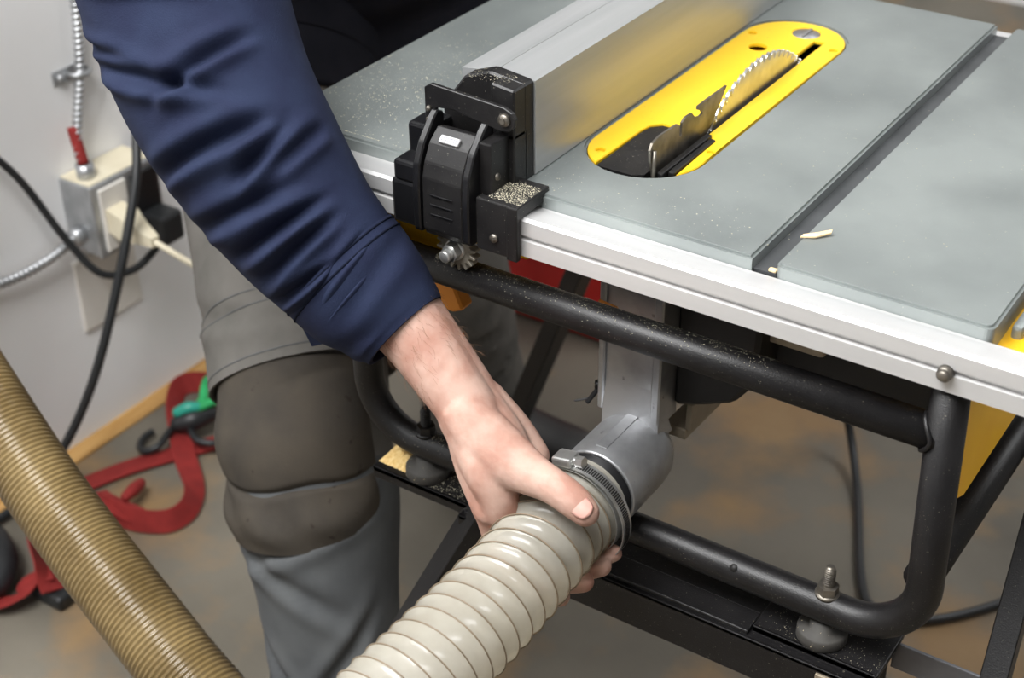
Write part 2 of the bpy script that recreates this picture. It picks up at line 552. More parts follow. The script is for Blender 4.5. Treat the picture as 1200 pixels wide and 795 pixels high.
# black knife clamp, its bar and the dark well
build(MB().prism([(-0.5598, 0.9565), (-0.5270, 0.9565), (-0.5190, 0.962), (-0.5190, 1.0512), (-0.5505, 1.0505), (-0.5580, 1.0425), (-0.5598, 1.030)], 2, T - 0.008, T - 0.0022), 'knife_clamp', 'blackdusty', saw)
kb = MB()
kb.box(-0.5090, -0.5035, 0.9640, 1.0490, T - 0.010, T + 0.0022, 0.001)
kb.box(-0.5030, -0.4976, 0.9720, 1.0440, T - 0.010, T + 0.0012, 0.001)
build(kb, 'clamp_bar', 'blackdusty', saw)
sh = MB().box(-0.592, -0.478, 0.937, 1.340, T - 0.040, T - 0.035)
for (a, b, c, d) in ((-0.592, -0.587, 0.937, 1.340), (-0.483, -0.478, 0.937, 1.340), (-0.592, -0.478, 0.937, 0.942), (-0.592, -0.478, 1.335, 1.340)):
    sh.box(a, b, c, d, T - 0.040, T - 0.0215)
build(sh, 'dust_shroud', 'darkin', saw)

# blade
BR, BC = 0.146, (1.152, 0.7445)
nt = 84
pts = []
for k in range(nt):
    a = 2 * PI * k / nt
    st = 2 * PI / nt
    for da, r in ((0.0, BR), (0.20, BR - 0.0004), (0.50, BR - 0.0016), (0.74, BR - 0.0046), (0.92, BR - 0.0052), (0.97, BR - 0.0026)):
        an = a + st * da
        pts.append((BC[0] + r * math.cos(an), BC[1] + r * math.sin(an)))
bl = MB().prism(pts, 0, -0.5152, -0.5128)
for k in range(nt):                                   # carbide tips
    a = 2 * PI * k / nt
    c = Vector((-0.514, BC[0] + (BR - 0.003) * math.cos(a - 0.004), BC[1] + (BR - 0.003) * math.sin(a - 0.004)))
    rot = Matrix.Rotation(a, 3, 'X')
    bl.box(c.x - 0.0017, c.x + 0.0017, c.y - 0.0030, c.y + 0.0032, c.z - 0.0008, c.z + 0.0008, 0, 1, rot)
build(bl, 'saw_blade', 'steel', saw)
kn = [(0.9611, 0.8700), (0.9596, 0.8815), (0.9630, 0.8864), (0.9746, 0.8885), (1.0040, 0.8870), (1.0079, 0.8842), (1.0079, 0.8746), (1.0115, 0.8729), (1.0119, 0.8850), (1.0169, 0.8876), (1.0283, 0.8872), (1.0341, 0.8814), (1.0429, 0.8786), (1.0480, 0.8795), (1.0456, 0.8829), (1.0390, 0.8860), (1.0395, 0.8889), (1.0525, 0.8892), (1.0905, 0.8885), (1.0600, 0.8561), (1.0500, 0.8300), (0.9750, 0.8300)]
build(MB().prism(kn, 0, -0.5150, -0.5130), 'riving_knife', 'dsteel', saw)
build(MB().tube([(-0.5115, 0.9640, 0.8800), (-0.5105, 0.9620, 0.8660), (-0.5095, 0.9600, 0.8500)], 0.0016, 8), 'pawl_spring', 'dsteel', saw)

# yellow side housings and dark machinery under the table
yb = MB()
yb.prism([(0.893, 0.838), (1.41, 0.838), (1.41, 0.70), (1.06, 0.682), (0.930, 0.682), (0.893, 0.70)], 0, -0.236, -0.2195, 0.003)
yb.box(-0.236, -0.190, 0.900, 1.41, 0.826, 0.838, 0.002)
for k in range(3):
    yb.box(-0.2200, -0.2110, 0.955 + 0.15 * k, 0.967 + 0.15 * k, 0.782, 0.826, 0.0015)
build(yb, 'side_housing', 'ybody', saw)
yb = MB()
yb.prism([(0.893, 0.838), (1.41, 0.838), (1.41, 0.70), (1.1, 0.70), (0.93, 0.745), (0.893, 0.76)], 0, -0.80, -0.785, 0.003)
yb.box(-0.79, -0.66, 0.893, 0.903, 0.770, 0.838, 0.002)
build(yb, 'side_housing', 'ybody', saw)
build(MB().box(-0.655, -0.585, 0.893, 0.905, 0.792, 0.806, 0.002), 'yoke_bar', 'ybody', saw)
build(MB().prism([(-0.715, 0.775), (-0.665, 0.742), (-0.655, 0.718), (-0.668, 0.712), (-0.690, 0.716), (-0.720, 0.735)], 1, 0.898, 0.915, 0.002), 'yoke_tab', 'orange', saw)
mo = MB()
mo.box(-0.470, -0.250, 0.975, 1.36, 0.700, 0.836, 0.006)
mo.prism([(-0.469, 0.800), (-0.395, 0.800), (-0.397, 0.715), (-0.415, 0.690), (-0.445, 0.676), (-0.469, 0.668)], 1, 0.935, 0.985, 0.004)
build(mo, 'motor_housing', 'darkin', saw)
gb = MB()
gb.bar((-0.472, 0.948, 0.632), (-0.472, 1.30, 0.618), 0.022, 0.010)
gb.bar((-0.4600, 0.950, 0.650), (-0.4600, 1.10, 0.640), 0.006, 0.026)
gb.box(-0.432, -0.350, 0.955, 0.972, 0.745, 0.800, 0.004)
build(gb, 'trunnion_bracket', 'tan_metal', saw)
build(MB().cyl((-0.405, 0.951, 0.768), (-0.405, 0.956, 0.768), 0.007, 14), 'bracket_hole', 'darkin', saw)

# dust chute and port
PC = (-0.489, 0.630)
ch = MB()
ch.prism([(-0.5235, 0.842), (-0.468, 0.842), (-0.468, 0.655), (-0.5235, 0.655)], 1, 0.910, 0.945, 0.004)
ch.prism([(-0.4750, 0.842), (-0.4665, 0.842), (-0.4665, 0.662), (-0.4750, 0.662)], 1, 0.9065, 0.930, 0.0015)
ch.prism([(-0.5250, 0.842), (-0.5190, 0.842), (-0.5190, 0.662), (-0.5250, 0.662)], 1, 0.9065, 0.930, 0.0015)
n = 40
rings = []
for y, r in ((0.9300, 0.012), (0.9285, 0.022), (0.9230, 0.0305), (0.9130, 0.0350), (0.9020, 0.0363), (0.8480, 0.0365), (0.8462, 0.0357), (0.8462, 0.0335), (0.8600, 0.0330)):
    rings.append([(PC[0] + r * math.cos(2 * PI * k / n), y, PC[1] + r * math.sin(2 * PI * k / n)) for k in range(n)])
ch.loft(rings, True, False)
ch.add(*[[(PC[0] - 0.030, 0.905, 0.648), (PC[0] + 0.024, 0.905, 0.648), (PC[0] + 0.018, 0.9105, 0.700), (PC[0] - 0.031, 0.9105, 0.700), (PC[0] - 0.030, 0.930, 0.648), (PC[0] + 0.024, 0.930, 0.648)], [[0, 1, 2, 3], [0, 3, 4], [1, 5, 2]]])
ch.box(PC[0] - 0.0065, PC[0] + 0.0035, 0.856, 0.910, PC[1] + 0.0352, PC[1] + 0.0368, 0.0004)
chute = build(ch, 'dust_chute', 'cast', saw)
sl = MB()
rings = []
for y, r in ((0.900, 0.0325), (0.782, 0.0325), (0.782, 0.029), (0.900, 0.029)):
    rings.append([(PC[0] + r * math.cos(2 * PI * k / n), y, PC[1] + 0.001 + r * math.sin(2 * PI * k / n)) for k in range(n)])
sl.loft(rings, True, False)
build(sl, 'port_sleeve', 'blackpl', chute)
lb = MB()
lb.prism([(-0.552, 0.819), (-0.496, 0.819), (-0.496, 0.797), (-0.552, 0.797)], 1, 0.889, 0.903, 0.002)
build(lb, 'scale_bracket', 'rail', saw)
build(MB().box(-0.538, -0.506, 0.8882, 0.8892, 0.807, 0.812), 'bracket_slot', 'darkin', saw)
build(MB().bar((-0.520, 0.897, 0.774), (-0.502, 0.897, 0.772), 0.003, 0.003), 'wire_end', 'orange', saw)
zt = MB()
zt.cyl((-0.5285, 0.915, 0.676), (-0.5285, 0.915, 0.682), 0.0035, 10)
zt.bar((-0.528, 0.915, 0.676), (-0.534, 0.905, 0.664), 0.004, 0.004)
zt.bar((-0.531, 0.909, 0.668), (-0.546, 0.904, 0.662), 0.002, 0.002)
build(zt, 'cable_tie', 'blackpl', saw)

# tube frame
FY, TR = 0.875, 0.0138


def frame_loop(y):
    pth = fillet([(-0.7450, y, 0.835), (-0.7450, y, 0.5790), (-0.2190, y, 0.5790), (-0.2285, y, 0.835)], 0.055, 12)
    return MB().tube(pth, TR, 22)


frame = build(frame_loop(FY), 'front_frame_tube', 'black', saw)
build(frame_loop(1.40), 'rear_frame_tube', 'black', saw)
build(MB().tube([(-0.7450, FY, 0.7720), (-0.5, FY, 0.7712), (-0.2290, FY, 0.7720)], TR, 22), 'cross_tube', 'black', saw)
build(MB().tube([(-0.7450, 1.40, 0.7720), (-0.2290, 1.40, 0.7720)], TR, 22), 'cross_tube', 'black', saw)
build(MB().tube([(-0.2250, FY, 0.640), (-0.2250, 1.40, 0.618)], TR, 18), 'side_tube', 'black', saw)
wd = MB()
ringp = []
for k in range(25):
    a = 2 * PI * k / 24
    ringp.append((-0.2275 - 0.0132 * math.sqrt(math.cos(a) ** 2 + 0.10), FY + 0.0142 * math.sin(a), 0.7720 + 0.0150 * math.cos(a)))
wd.tube(ringp, 0.0019, 8, False)
build(wd, 'weld_bead', 'black', frame)
hole = MB().cyl((-0.3705, FY - TR * 0.72 - 0.0004, 0.5790 + TR * 0.72), (-0.3705, FY - TR * 0.60, 0.5790 + TR * 0.60), 0.0033, 14)
build(hole, 'tube_hole', 'darkin', frame)
for bx in (-0.6830, -0.2945):
    st_ = MB().cyl((bx, FY, 0.548), (bx, FY, 0.6170), 0.0044, 14, bev=0.0008)
    for k in range(7):
        st_.cyl((bx, FY, 0.6025 + k * 0.002), (bx, FY, 0.6035 + k * 0.002), 0.0049, 14)
    st_.cyl((bx, FY, 0.6135), (bx, FY, 0.6185), 0.0036, 14)
    stud = build(st_, 'stud', 'dsteel' if bx > -0.5 else 'black', saw)
    nb = MB().cyl((bx, FY, 0.5925), (bx, FY, 0.6005), 0.0086, 6)
    nb.cyl((bx, FY, 0.5905), (bx, FY, 0.5930), 0.0098, 18)
    build(nb, 'nut', 'dsteel' if bx > -0.5 else 'black', stud)
    rf = MB()
    rings = []
    for z, r in ((0.5460, 0.0195), (0.5475, 0.0205), (0.5550, 0.0203), (0.5570, 0.0190), (0.5575, 0.0110), (0.5655, 0.0105)):
        rings.append([(bx + r * math.cos(2 * PI * k / 28), FY + r * math.sin(2 * PI * k / 28), z) for k in range(28)])
    rf.loft(rings)
    build(rf, 'rubber_foot', 'rubber', saw)

# pinion gear and its nut under the rail
GX, GZ = -0.633, 0.8035
pts = []
for k in range(16):
    for da, r in ((0.0, 0.0140), (0.18, 0.0190), (0.45, 0.0190), (0.63, 0.0140)):
        a = 2 * PI * (k + da) / 16
        pts.append((GX + r * math.cos(a), GZ + r * math.sin(a)))
gear = build(MB().prism(pts, 1, 0.861, 0.870, 0.0004), 'pinion_gear', 'gearmetal', saw)
gn = MB().cyl((GX, 0.863, GZ), (GX, 0.8590, GZ), 0.0090, 20)
gn.cyl((GX, 0.8590, GZ), (GX, 0.8520, GZ), 0.0078, 6)
gn.cyl((GX, 0.8520, GZ), (GX, 0.8445, GZ), 0.0050, 16, bev=0.0006)
build(gn, 'gear_nut', 'steel', gear)
build(MB().cyl((GX, 0.871, GZ), (GX, 1.41, GZ), 0.006, 12), 'pinion_shaft', 'dsteel', saw)

# ------------------------------------------------------------------ rip fence
fence = thing('rip_fence', 'aluminium rip fence with black locking latch clamped across the grey saw table', 'fence', (-0.63, 0.9, T))
FX0, FX1 = -0.662, -0.5895
fb = MB()
fb.prism([(FX0 + 0.018, T + 0.0008), (FX1, T + 0.0008), (FX1, T + 0.0800), (-0.6270, T + 0.0800), (-0.6270, T + 0.0785), (-0.6280, T + 0.0785), (-0.6280, T + 0.0796), (FX0 + 0.004, T + 0.0762), (FX0 + 0.004, T + 0.060), (FX0 + 0.018, T + 0.056)], 1, 0.912, 1.43)
build(fb, 'fence_body', 'alu', fence)
# end cap
ec = MB()
ec.prism([(-0.5905, 0.8585), (-0.5905, 0.9415), (-0.6230, 0.9455), (-0.6460, 0.9370), (-0.6680, 0.9080), (-0.6680, 0.8585)], 1, 0.898, 0.9125, 0.0018)
ec.prism([(-0.5905, 0.9000), (-0.5905, 0.9415), (-0.6120, 0.9440), (-0.6120, 0.9260), (-0.6020, 0.9000)], 1, 0.884, 0.900, 0.0014)
ec.box(-0.5990, -0.5905, 0.884, 0.902, 0.8585, 0.905, 0.0014)
build(ec, 'end_cap', 'blackdusty', fence)
ar = MB()
armo = [(-0.6665, 0.9020), (-0.6625, 0.8940), (-0.6560, 0.8985), (-0.6560, 0.9170), (-0.6400, 0.9190), (-0.5960, 0.9120), (-0.5880, 0.9130), (-0.5830, 0.9180), (-0.5820, 0.9240), (-0.5850, 0.9290), (-0.5920, 0.9320), (-0.6600, 0.9360), (-0.6665, 0.9320)]
ar.prism(armo, 1, 0.8725, 0.8765, 0.0006)
arm = build(ar, 'latch_arm', 'blackdusty', fence)
for (bx, bz, br) in ((-0.5915, 0.9225, 0.0058), (-0.6620, 0.9065, 0.0026), (-0.6620, 0.9155, 0.0026)):
    b_ = MB().cyl((bx, 0.8730, bz), (bx, 0.8695, bz), br, 18, br * 0.8)
    b_.cyl((bx, 0.8700, bz), (bx, 0.8685, bz), br * 0.45, 6)
    build(b_, 'rivet', 'dsteel', arm)
# latch lever body: two cheeks and a curved thumb lever between them
for cx0, cx1 in ((-0.6600, -0.6535), (-0.6130, -0.6065)):
    ck = MB()
    ck.prism([(0.8800, 0.8210), (0.8800, 0.9120), (0.8720, 0.9160), (0.8660, 0.9110), (0.8530, 0.8960), (0.8450, 0.8800), (0.8430, 0.8600), (0.8430, 0.8240), (0.8470, 0.8200)], 0, cx0, cx1, 0.0012)
    build(ck, 'latch_cheek', 'blackpl', fence)
lv = MB()
lv.prism([(0.8760, 0.8200), (0.8790, 0.9010), (0.8690, 0.9050), (0.8570, 0.8960), (0.8490, 0.8820), (0.8455, 0.8700), (0.8445, 0.8260), (0.8480, 0.8190)], 0, -0.6520, -0.6142, 0.0010)
lever = build(lv, 'lever', 'blackdusty', fence)
for k in range(3):
    build(MB().box(-0.6440, -0.6230, 0.8438, 0.8450, 0.8395 + 0.0085 * k, 0.8405 + 0.0085 * k, 0.0003), 'grip_ridge', 'blackpl', lever)
build(MB().box(-0.6425, -0.6245, 0.8560, 0.8625, 0.8975, 0.9012, 0.0006, 1, Matrix.Rotation(math.radians(38), 3, 'X')), 'warning_label', 'cyan', lever)
pr = MB()
rl = Matrix.Rotation(math.radians(38), 3, 'X')
for row in range(2):
    x_ = -0.6405
    while x_ < -0.6270:
        w_ = rng.uniform(0.0008, 0.0022)
        c_ = Vector((-0.6335, 0.85925, 0.89935)) + rl @ Vector((0, -0.0010 + 0.0021 * row, 0.00188))
        pr.box(x_, x_ + w_, c_.y - 0.0005, c_.y + 0.0005, c_.z - 0.00006, c_.z + 0.00006, 0, 1, rl)
        x_ += w_ + 0.0006
build(pr, 'label_print', 'print', lever)
bk = MB()
bk.box(-0.5985, -0.5660, 0.8530, 0.8960, 0.8530, 0.8640, 0.0012)
bk.box(-0.6040, -0.5710, 0.8495, 0.8570, 0.8190, 0.8640, 0.0012)
bk.box(-0.5760, -0.5660, 0.8490, 0.8550, 0.8170, 0.8640, 0.0012)
bk.box(-0.6075, -0.5960, 0.8600, 0.8960, 0.8200, 0.9050, 0.0012)
saddle = build(bk, 'rail_saddle', 'blackdusty', fence)
sc = MB().cyl((-0.5870, 0.8500, 0.8330), (-0.5870, 0.8478, 0.8330), 0.0036, 14)
sc.cyl((-0.5870, 0.8480, 0.8330), (-0.5870, 0.8474, 0.8330), 0.0016, 6)
build(sc, 'screw', 'dsteel', saddle)
bk = MB()
bk.box(-0.6860, -0.6600, 0.8490, 0.8560, 0.8200, 0.8590, 0.003)
bk.box(-0.6830, -0.6590, 0.8490, 0.8800, 0.8580, 0.8760, 0.003)
bk.box(-0.6830, -0.6590, 0.8700, 0.9000, 0.8610, 0.9000, 0.003)
build(bk, 'rail_saddle', 'blackpl', fence)
build(MB().cyl((-0.6062, 0.868, 0.8720), (-0.5950, 0.868, 0.8760), 0.003, 10), 'pivot_pin', 'dsteel', fence)

# ------------------------------------------------------------------ stand
stand = thing('saw_stand', 'black folding steel stand under the saw frame, with splayed legs', 'stand', (-0.5, 1.1, 0.0))
bmx = MB()
bmx.box(-0.6300, -0.2450, 0.846, 0.8500, 0.4990, 0.5400, 0.001)
bmx.box(-0.6300, -0.2450, 0.846, 0.9000, 0.5360, 0.5400, 0.001)
bmx.box(-0.6300, -0.2450, 0.896, 0.9000, 0.4990, 0.5400, 0.001)
build(bmx, 'front_beam', 'black', stand)
build(MB().box(-0.6250, -0.3470, 0.8495, 0.8750, 0.5400, 0.5440, 0.001), 'beam_strip', 'black', stand)
for (ax, bx2) in ((-0.7330, -0.6050), (-0.3460, -0.2400)):
    pl = MB()
    pl.box(ax, bx2, 0.8560, 0.9150, 0.5400, 0.5460, 0.001)
    pl.box(ax, bx2, 0.8560, 0.8590, 0.5330, 0.5460, 0.001)
    build(pl, 'mount_plate', 'black', stand)
bmx = MB()
bmx.box(-0.8100, -0.2100, 1.385, 1.415, 0.5350, 0.5640, 0.001)
build(bmx, 'rear_beam', 'black', stand)
sb = MB()
sb.box(-0.2450, -0.1750, 0.9060, 0.9090, 0.5150, 0.5400, 0.0008)
sb.box(-0.2450, -0.1750, 0.9060, 0.9280, 0.5130, 0.5160, 0.0008)
build(sb, 'end_channel', 'darkmetal', stand)
build(MB().bar((-0.612, 0.858, 0.545), (-0.825, 0.640, 0.004), 0.030, 0.020), 'leg', 'black', stand)
build(MB().cyl((-0.2130, 1.092, 0.628), (-0.1800, 1.092, 0.622), 0.007, 12), 'pivot_bolt', 'dsteel', stand)
build(MB().bar((-0.1912, 1.1027, 0.6346), (-0.125, 0.560, 0.004), 0.024, 0.022, (1, 0, 0)), 'leg', 'black', stand)
build(MB().bar((-0.800, 1.395, 0.555), (-1.010, 1.420, 0.004), 0.032, 0.024), 'leg', 'black', stand)
build(MB().bar((-0.240, 1.405, 0.520), (-0.090, 1.660, 0.004), 0.030, 0.022), 'leg', 'black', stand)
build(MB().box(-0.285, -0.236, 0.8430, 0.8462, 0.4990, 0.5360, 0.0008), 'end_gusset', 'tan_metal', stand)


# ------------------------------------------------------------------ hoses
def hose_mesh(path, R0, amp, pitch_fn, sub=12, nth=64, wire=0.0011, sharp=True):
    """ribbed hose; pitch_fn(s) gives the local rib spacing. returns (skin MB, wire MB)"""
    P = np.array(path)
    seg = np.linalg.norm(np.diff(P, axis=0), axis=1)
    S = np.concatenate([[0], np.cumsum(seg)])
    st, ph = [0.0], [0.0]
    while st[-1] < S[-1]:
        d = pitch_fn(st[-1]) / sub
        st.append(st[-1] + d)
        ph.append(ph[-1] + 1.0 / sub)
    st, ph = np.array(st), np.array(ph)
    C = np.stack([np.interp(st, S, P[:, k]) for k in range(3)], 1)
    Tn = np.gradient(C, axis=0)
    Tn /= np.linalg.norm(Tn, axis=1)[:, None]
    u = np.cross(Tn[0], (0, 0, 1.0))
    u /= np.linalg.norm(u)
    th = np.linspace(0, 2 * PI, nth, endpoint=False)
    rings, crest = [], []
    for i in range(len(st)):
        u = u - Tn[i] * u.dot(Tn[i])
        u /= np.linalg.norm(u)
        w = np.cross(Tn[i], u)
        fr = (ph[i] - th / (2 * PI)) % 1.0
        q = np.minimum(fr, 1 - fr) * 2                   # 0 at the rib, 1 half way
        a = amp(st[i]) if callable(amp) else amp
        r = R0 - a * (1 - (1 - q) ** 2.2) if sharp else R0 - a * (0.5 - 0.5 * np.cos(PI * q))
        rings.append(C[i] + (u[None] * np.cos(th)[:, None] + w[None] * np.sin(th)[:, None]) * r[:, None])
        t = 2 * PI * (ph[i] % 1.0)
        crest.append(None)
    mb = MB()
    mb.loft([list(map(tuple, r)) for r in rings], True, False)
    wm = None
    if wire:
        wp, u = [], np.cross(Tn[0], (0, 0, 1.0))
        fine = np.linspace(0, st[-1], int(ph[-1] * 40))
        us = []
        u /= np.linalg.norm(u)
        for i in range(len(st)):
            u = u - Tn[i] * u.dot(Tn[i])
            u /= np.linalg.norm(u)
            us.append(u.copy())
        us = np.array(us)
        for s in fine:
            p = np.interp(s, st, ph)
            c = np.array([np.interp(s, st, C[:, k]) for k in range(3)])
            t = np.array([np.interp(s, st, Tn[:, k]) for k in range(3)])
            uu = np.array([np.interp(s, st, us[:, k]) for k in range(3)])
            uu = uu - t * uu.dot(t)
            uu /= np.linalg.norm(uu)
            w = np.cross(t, uu)
            a = 2 * PI * p
            wp.append(tuple(c + (uu * math.cos(a) + w * math.sin(a)) * (R0 + 0.0001)))
        wm = MB().tube(wp, wire, 6)
    return mb, wm


hp = smooth_path([(-0.4890, 0.830, 0.6315), (-0.4870, 0.790, 0.634), (-0.4830, 0.750, 0.636), (-0.4800, 0.700, 0.637), (-0.4800, 0.650, 0.636), (-0.4830, 0.600, 0.633), (-0.4910, 0.540, 0.622), (-0.495, 0.460, 0.585), (-0.485, 0.370, 0.500), (-0.460, 0.300, 0.370), (-0.420, 0.255, 0.220), (-0.360, 0.210, 0.090), (-0.260, 0.160, 0.046), (-0.150, 0.120, 0.044)], 10)
hose = thing('clear_dust_hose', 'clear ribbed plastic dust hose held in the hand at the saw dust port', 'hose', (-0.60, 0.3, 0.0))


def pitch_clear(s):
    return float(np.interp(s, [0, 0.03, 0.06, 0.09, 0.115, 0.15, 0.20, 0.27, 0.40, 2.0], [0.011, 0.014, 0.018, 0.020, 0.0175, 0.0165, 0.0150, 0.0120, 0.011, 0.0115]))


skin_, wire_ = hose_mesh(hp, 0.0390, lambda s: float(np.interp(s, [0, 0.02, 0.05, 0.09, 0.125, 0.15, 0.20, 2], [0.0014, 0.0030, 0.0062, 0.0078, 0.0056, 0.0024, 0.0011, 0.0009])), pitch_clear, 14, 80, 0.00062)
hs = build(skin_, 'hose_wall', 'hose', hose)
build(wire_, 'rib_wire', 'hosewire', hs)

bp = smooth_path([(-1.555, 0.90, 2.58), (-1.555, 0.90, 1.70), (-1.552, 0.885, 1.05), (-1.48, 0.845, 0.775), (-1.347, 0.803, 0.656), (-1.202, 0.761, 0.570), (-1.0595, 0.723, 0.4904), (-0.972, 0.704, 0.446), (-0.842, 0.677, 0.3916), (-0.738, 0.655, 0.345), (-0.66, 0.60, 0.27), (-0.62, 0.50, 0.16), (-0.60, 0.38, 0.06), (-0.62, 0.25, 0.045), (-0.68, 0.12, 0.045)], 10)
bh = thing('tan_dust_hose', 'tan ribbed dust hose slanting down past the red strap on the floor', 'hose', (-0.66, 0.3, 0.0))
skin_, _ = hose_mesh(bp, 0.0385, 0.0020, lambda s: 0.0053, 8, 56, 0, False)
build(skin_, 'hose_wall', 'tanhose', bh)

# hose clamp
CX, CY, CZ, CR = -0.4870, 0.8130, 0.6340, 0.0400
clamp = thing('hose_clamp', 'steel worm-drive hose clamp tightened round the clear hose end', 'clamp', (CX, CY, CZ - CR))


def band(a0, a1, r0, r1, w, nn=70, dy=0.0):
    V = []
    F = []
    for k in range(nn + 1):
        a = a0 + (a1 - a0) * k / nn
        e = r0 + (r1 - r0) * k / nn
        for (dr, yy) in ((0, -w / 2), (0, w / 2), (0.0009, w / 2), (0.0009, -w / 2)):
            V.append((CX + (e + dr) * math.cos(a), CY + yy + dy * k / nn, CZ + (e + dr) * math.sin(a)))
    for k in range(nn):
        for j in range(4):
            F.append([k * 4 + j, k * 4 + (j + 1) % 4, k * 4 + 4 + (j + 1) % 4, k * 4 + 4 + j])
    F.append([3, 2, 1, 0])
    F.append([nn * 4 + j for j in range(4)])
    return V, F


build(MB().add(*band(0, 2 * PI, CR, CR, 0.0115)), 'band', 'steel', clamp)
tl = build(MB().add(*band(math.radians(112), math.radians(-34), CR + 0.0012, CR + 0.0075, 0.0125)), 'band_tail', 'steel', clamp)
sm = MB()
for k in range(44):
    a = math.radians(86 - 108 * k / 43)
    e = CR + 0.0012 + 0.0063 * (math.radians(112) - a) / math.radians(146) + 0.00095
    c = Vector((CX + e * math.cos(a), CY, CZ + e * math.sin(a)))
    sm.box(c.x - 0.0004, c.x + 0.0004, c.y - 0.0034, c.y + 0.0034, c.z - 0.00055, c.z + 0.00055, 0, 1, Matrix.Rotation(-a, 3, 'Y'))
build(sm, 'thread_slots', 'darkin', tl)
hd = MB()
a = math.radians(100)
hc = Vector((CX + (CR + 0.006) * math.cos(a), CY, CZ + (CR + 0.006) * math.sin(a)))
rot = Matrix.Rotation(-(a - PI / 2), 3, 'Y')
hd.box(hc.x - 0.0115, hc.x + 0.0060, hc.y - 0.0080, hc.y + 0.0080, hc.z - 0.0040, hc.z + 0.0042, 0.0022, 2, rot)
build(hd, 'worm_housing', 'steel', clamp)
d = rot @ Vector((1, 0, 0))
ws = MB().cyl(hc + d * 0.005, hc + d * 0.0085, 0.0036, 14)
ws.cyl(hc + d * 0.0082, hc + d * 0.0145, 0.0050, 6)
build(ws, 'screw_head', 'steel', clamp)


# ------------------------------------------------------------------ person
person = thing('person', 'person in navy jacket and grey work trousers leaning over the saw, gripping the hose', 'person', (-1.05, 1.2, 0.0))


def capsule_chain(mb, chain, n=16):
    """chain of (x, y, z, r): tapered tube with round ends"""
    P = [Vector(c[:3]) for c in chain]
    R = [c[3] for c in chain]
    path, rad = [], []
    t0 = (P[0] - P[1]).normalized()
    t1 = (P[-1] - P[-2]).normalized()
    for k in range(5, 0, -1):
        a = PI / 2 * k / 5.2
        path.append(P[0] + t0 * R[0] * math.sin(a))
        rad.append(R[0] * math.cos(a))
    for q in smooth_path(chain, 6):
        path.append(Vector(q[:3]))
        rad.append(float(q[3]))
    for k in range(1, 6):
        a = PI / 2 * k / 5.2
        path.append(P[-1] + t1 * R[-1] * math.sin(a))
        rad.append(R[-1] * math.cos(a))
    mb.tube(path, rad, n)


HX, HZ = -0.4845, 0.6355


def ring_pt(y, deg, rad):
    return (HX + rad * math.cos(math.radians(deg)), y, HZ + rad * math.sin(math.radians(deg)))


def remesh(mb, name, voxel, smooth_n, m, parent):
    o = build(mb, name, m, parent)
    md = o.modifiers.new('r', 'REMESH')
    md.mode = 'VOXEL'
    md.voxel_size = voxel
    ms = o.modifiers.new('s', 'SMOOTH')
    ms.factor, ms.iterations = 0.5, smooth_n
    bpy.context.view_layer.update()
    dg = bpy.context.evaluated_depsgraph_get()
    me = bpy.data.meshes.new_from_object(o.evaluated_get(dg))
    o.modifiers.clear()
    o.data = me
    me.polygons.foreach_set('use_smooth', [True] * len(me.polygons))
    if not me.materials:
        me.materials.append(M[m])
    return o


hb = MB()
# forearm (two bones side by side give the oval section)
capsule_chain(hb, [(-0.735, 0.798, 0.850, 0.037), (-0.680, 0.798, 0.803, 0.035), (-0.626, 0.7940, 0.7610, 0.0290), (-0.590, 0.7870, 0.7330, 0.0252), (-0.566, 0.7830, 0.7140, 0.0232)], 20)
capsule_chain(hb, [(-0.735, 0.806, 0.850, 0.036), (-0.680, 0.806, 0.801, 0.034), (-0.628, 0.8030, 0.7580, 0.0280), (-0.592, 0.8000, 0.7280, 0.0245), (-0.570, 0.7990, 0.7080, 0.0220)], 20)
FIN = [(0.7570, 0.0460, 0.0100, (158, 218, 264, 292), 0.0155), (0.7770, 0.0465, 0.0102, (158, 222, 272, 305), 0.0150), (0.7955, 0.0462, 0.0097, (155, 220, 274, 314), 0.0142), (0.8110, 0.0450, 0.0088, (152, 212, 268, 318), 0.0130)]
WR = [(-0.566, 0.776, 0.712), (-0.567, 0.789, 0.709), (-0.568, 0.800, 0.706), (-0.569, 0.810, 0.702)]
for (y, rad, rf, degs, rk), w in zip(FIN, WR):
    k0 = ring_pt(y, degs[0], rad + 0.004)
    mid = tuple((np.array(w) * 0.5 + np.array(k0) * 0.5) + np.array((-0.003, 0.0, -0.002)))
    capsule_chain(hb, [w + (0.0185,), mid + (0.0170,), k0 + (rk,)], 14)
    ch = [k0 + (rk * 0.95,)]
    for a0, a1 in zip(degs[:-1], degs[1:]):
        for q in (0.5, 1.0):
            dg_ = a0 + (a1 - a0) * q
            bend = 1.0 if q == 1.0 else 0.985
            ch.append(ring_pt(y, dg_, rad * bend) + (rf * (1.06 if q == 1.0 else 1.0),))
    ch[-1] = ch[-1][:3] + (rf * 0.88,)
    capsule_chain(hb, ch, 12)
# hypothenar mass on the little-finger side
capsule_chain(hb, [(-0.570, 0.806, 0.710, 0.0190), (-0.545, 0.811, 0.690, 0.0150), (-0.526, 0.811, 0.672, 0.0130)], 14)
capsule_chain(hb, [(-0.566, 0.794, 0.709, 0.0220), (-0.541, 0.790, 0.692, 0.0200), (-0.527, 0.788, 0.674, 0.0160)], 14)
capsule_chain(hb, [(-0.570, 0.781, 0.712, 0.0225), (-0.551, 0.774, 0.692, 0.0215), (-0.538, 0.766, 0.668, 0.0190), (-0.533, 0.760, 0.652, 0.0160)], 14)
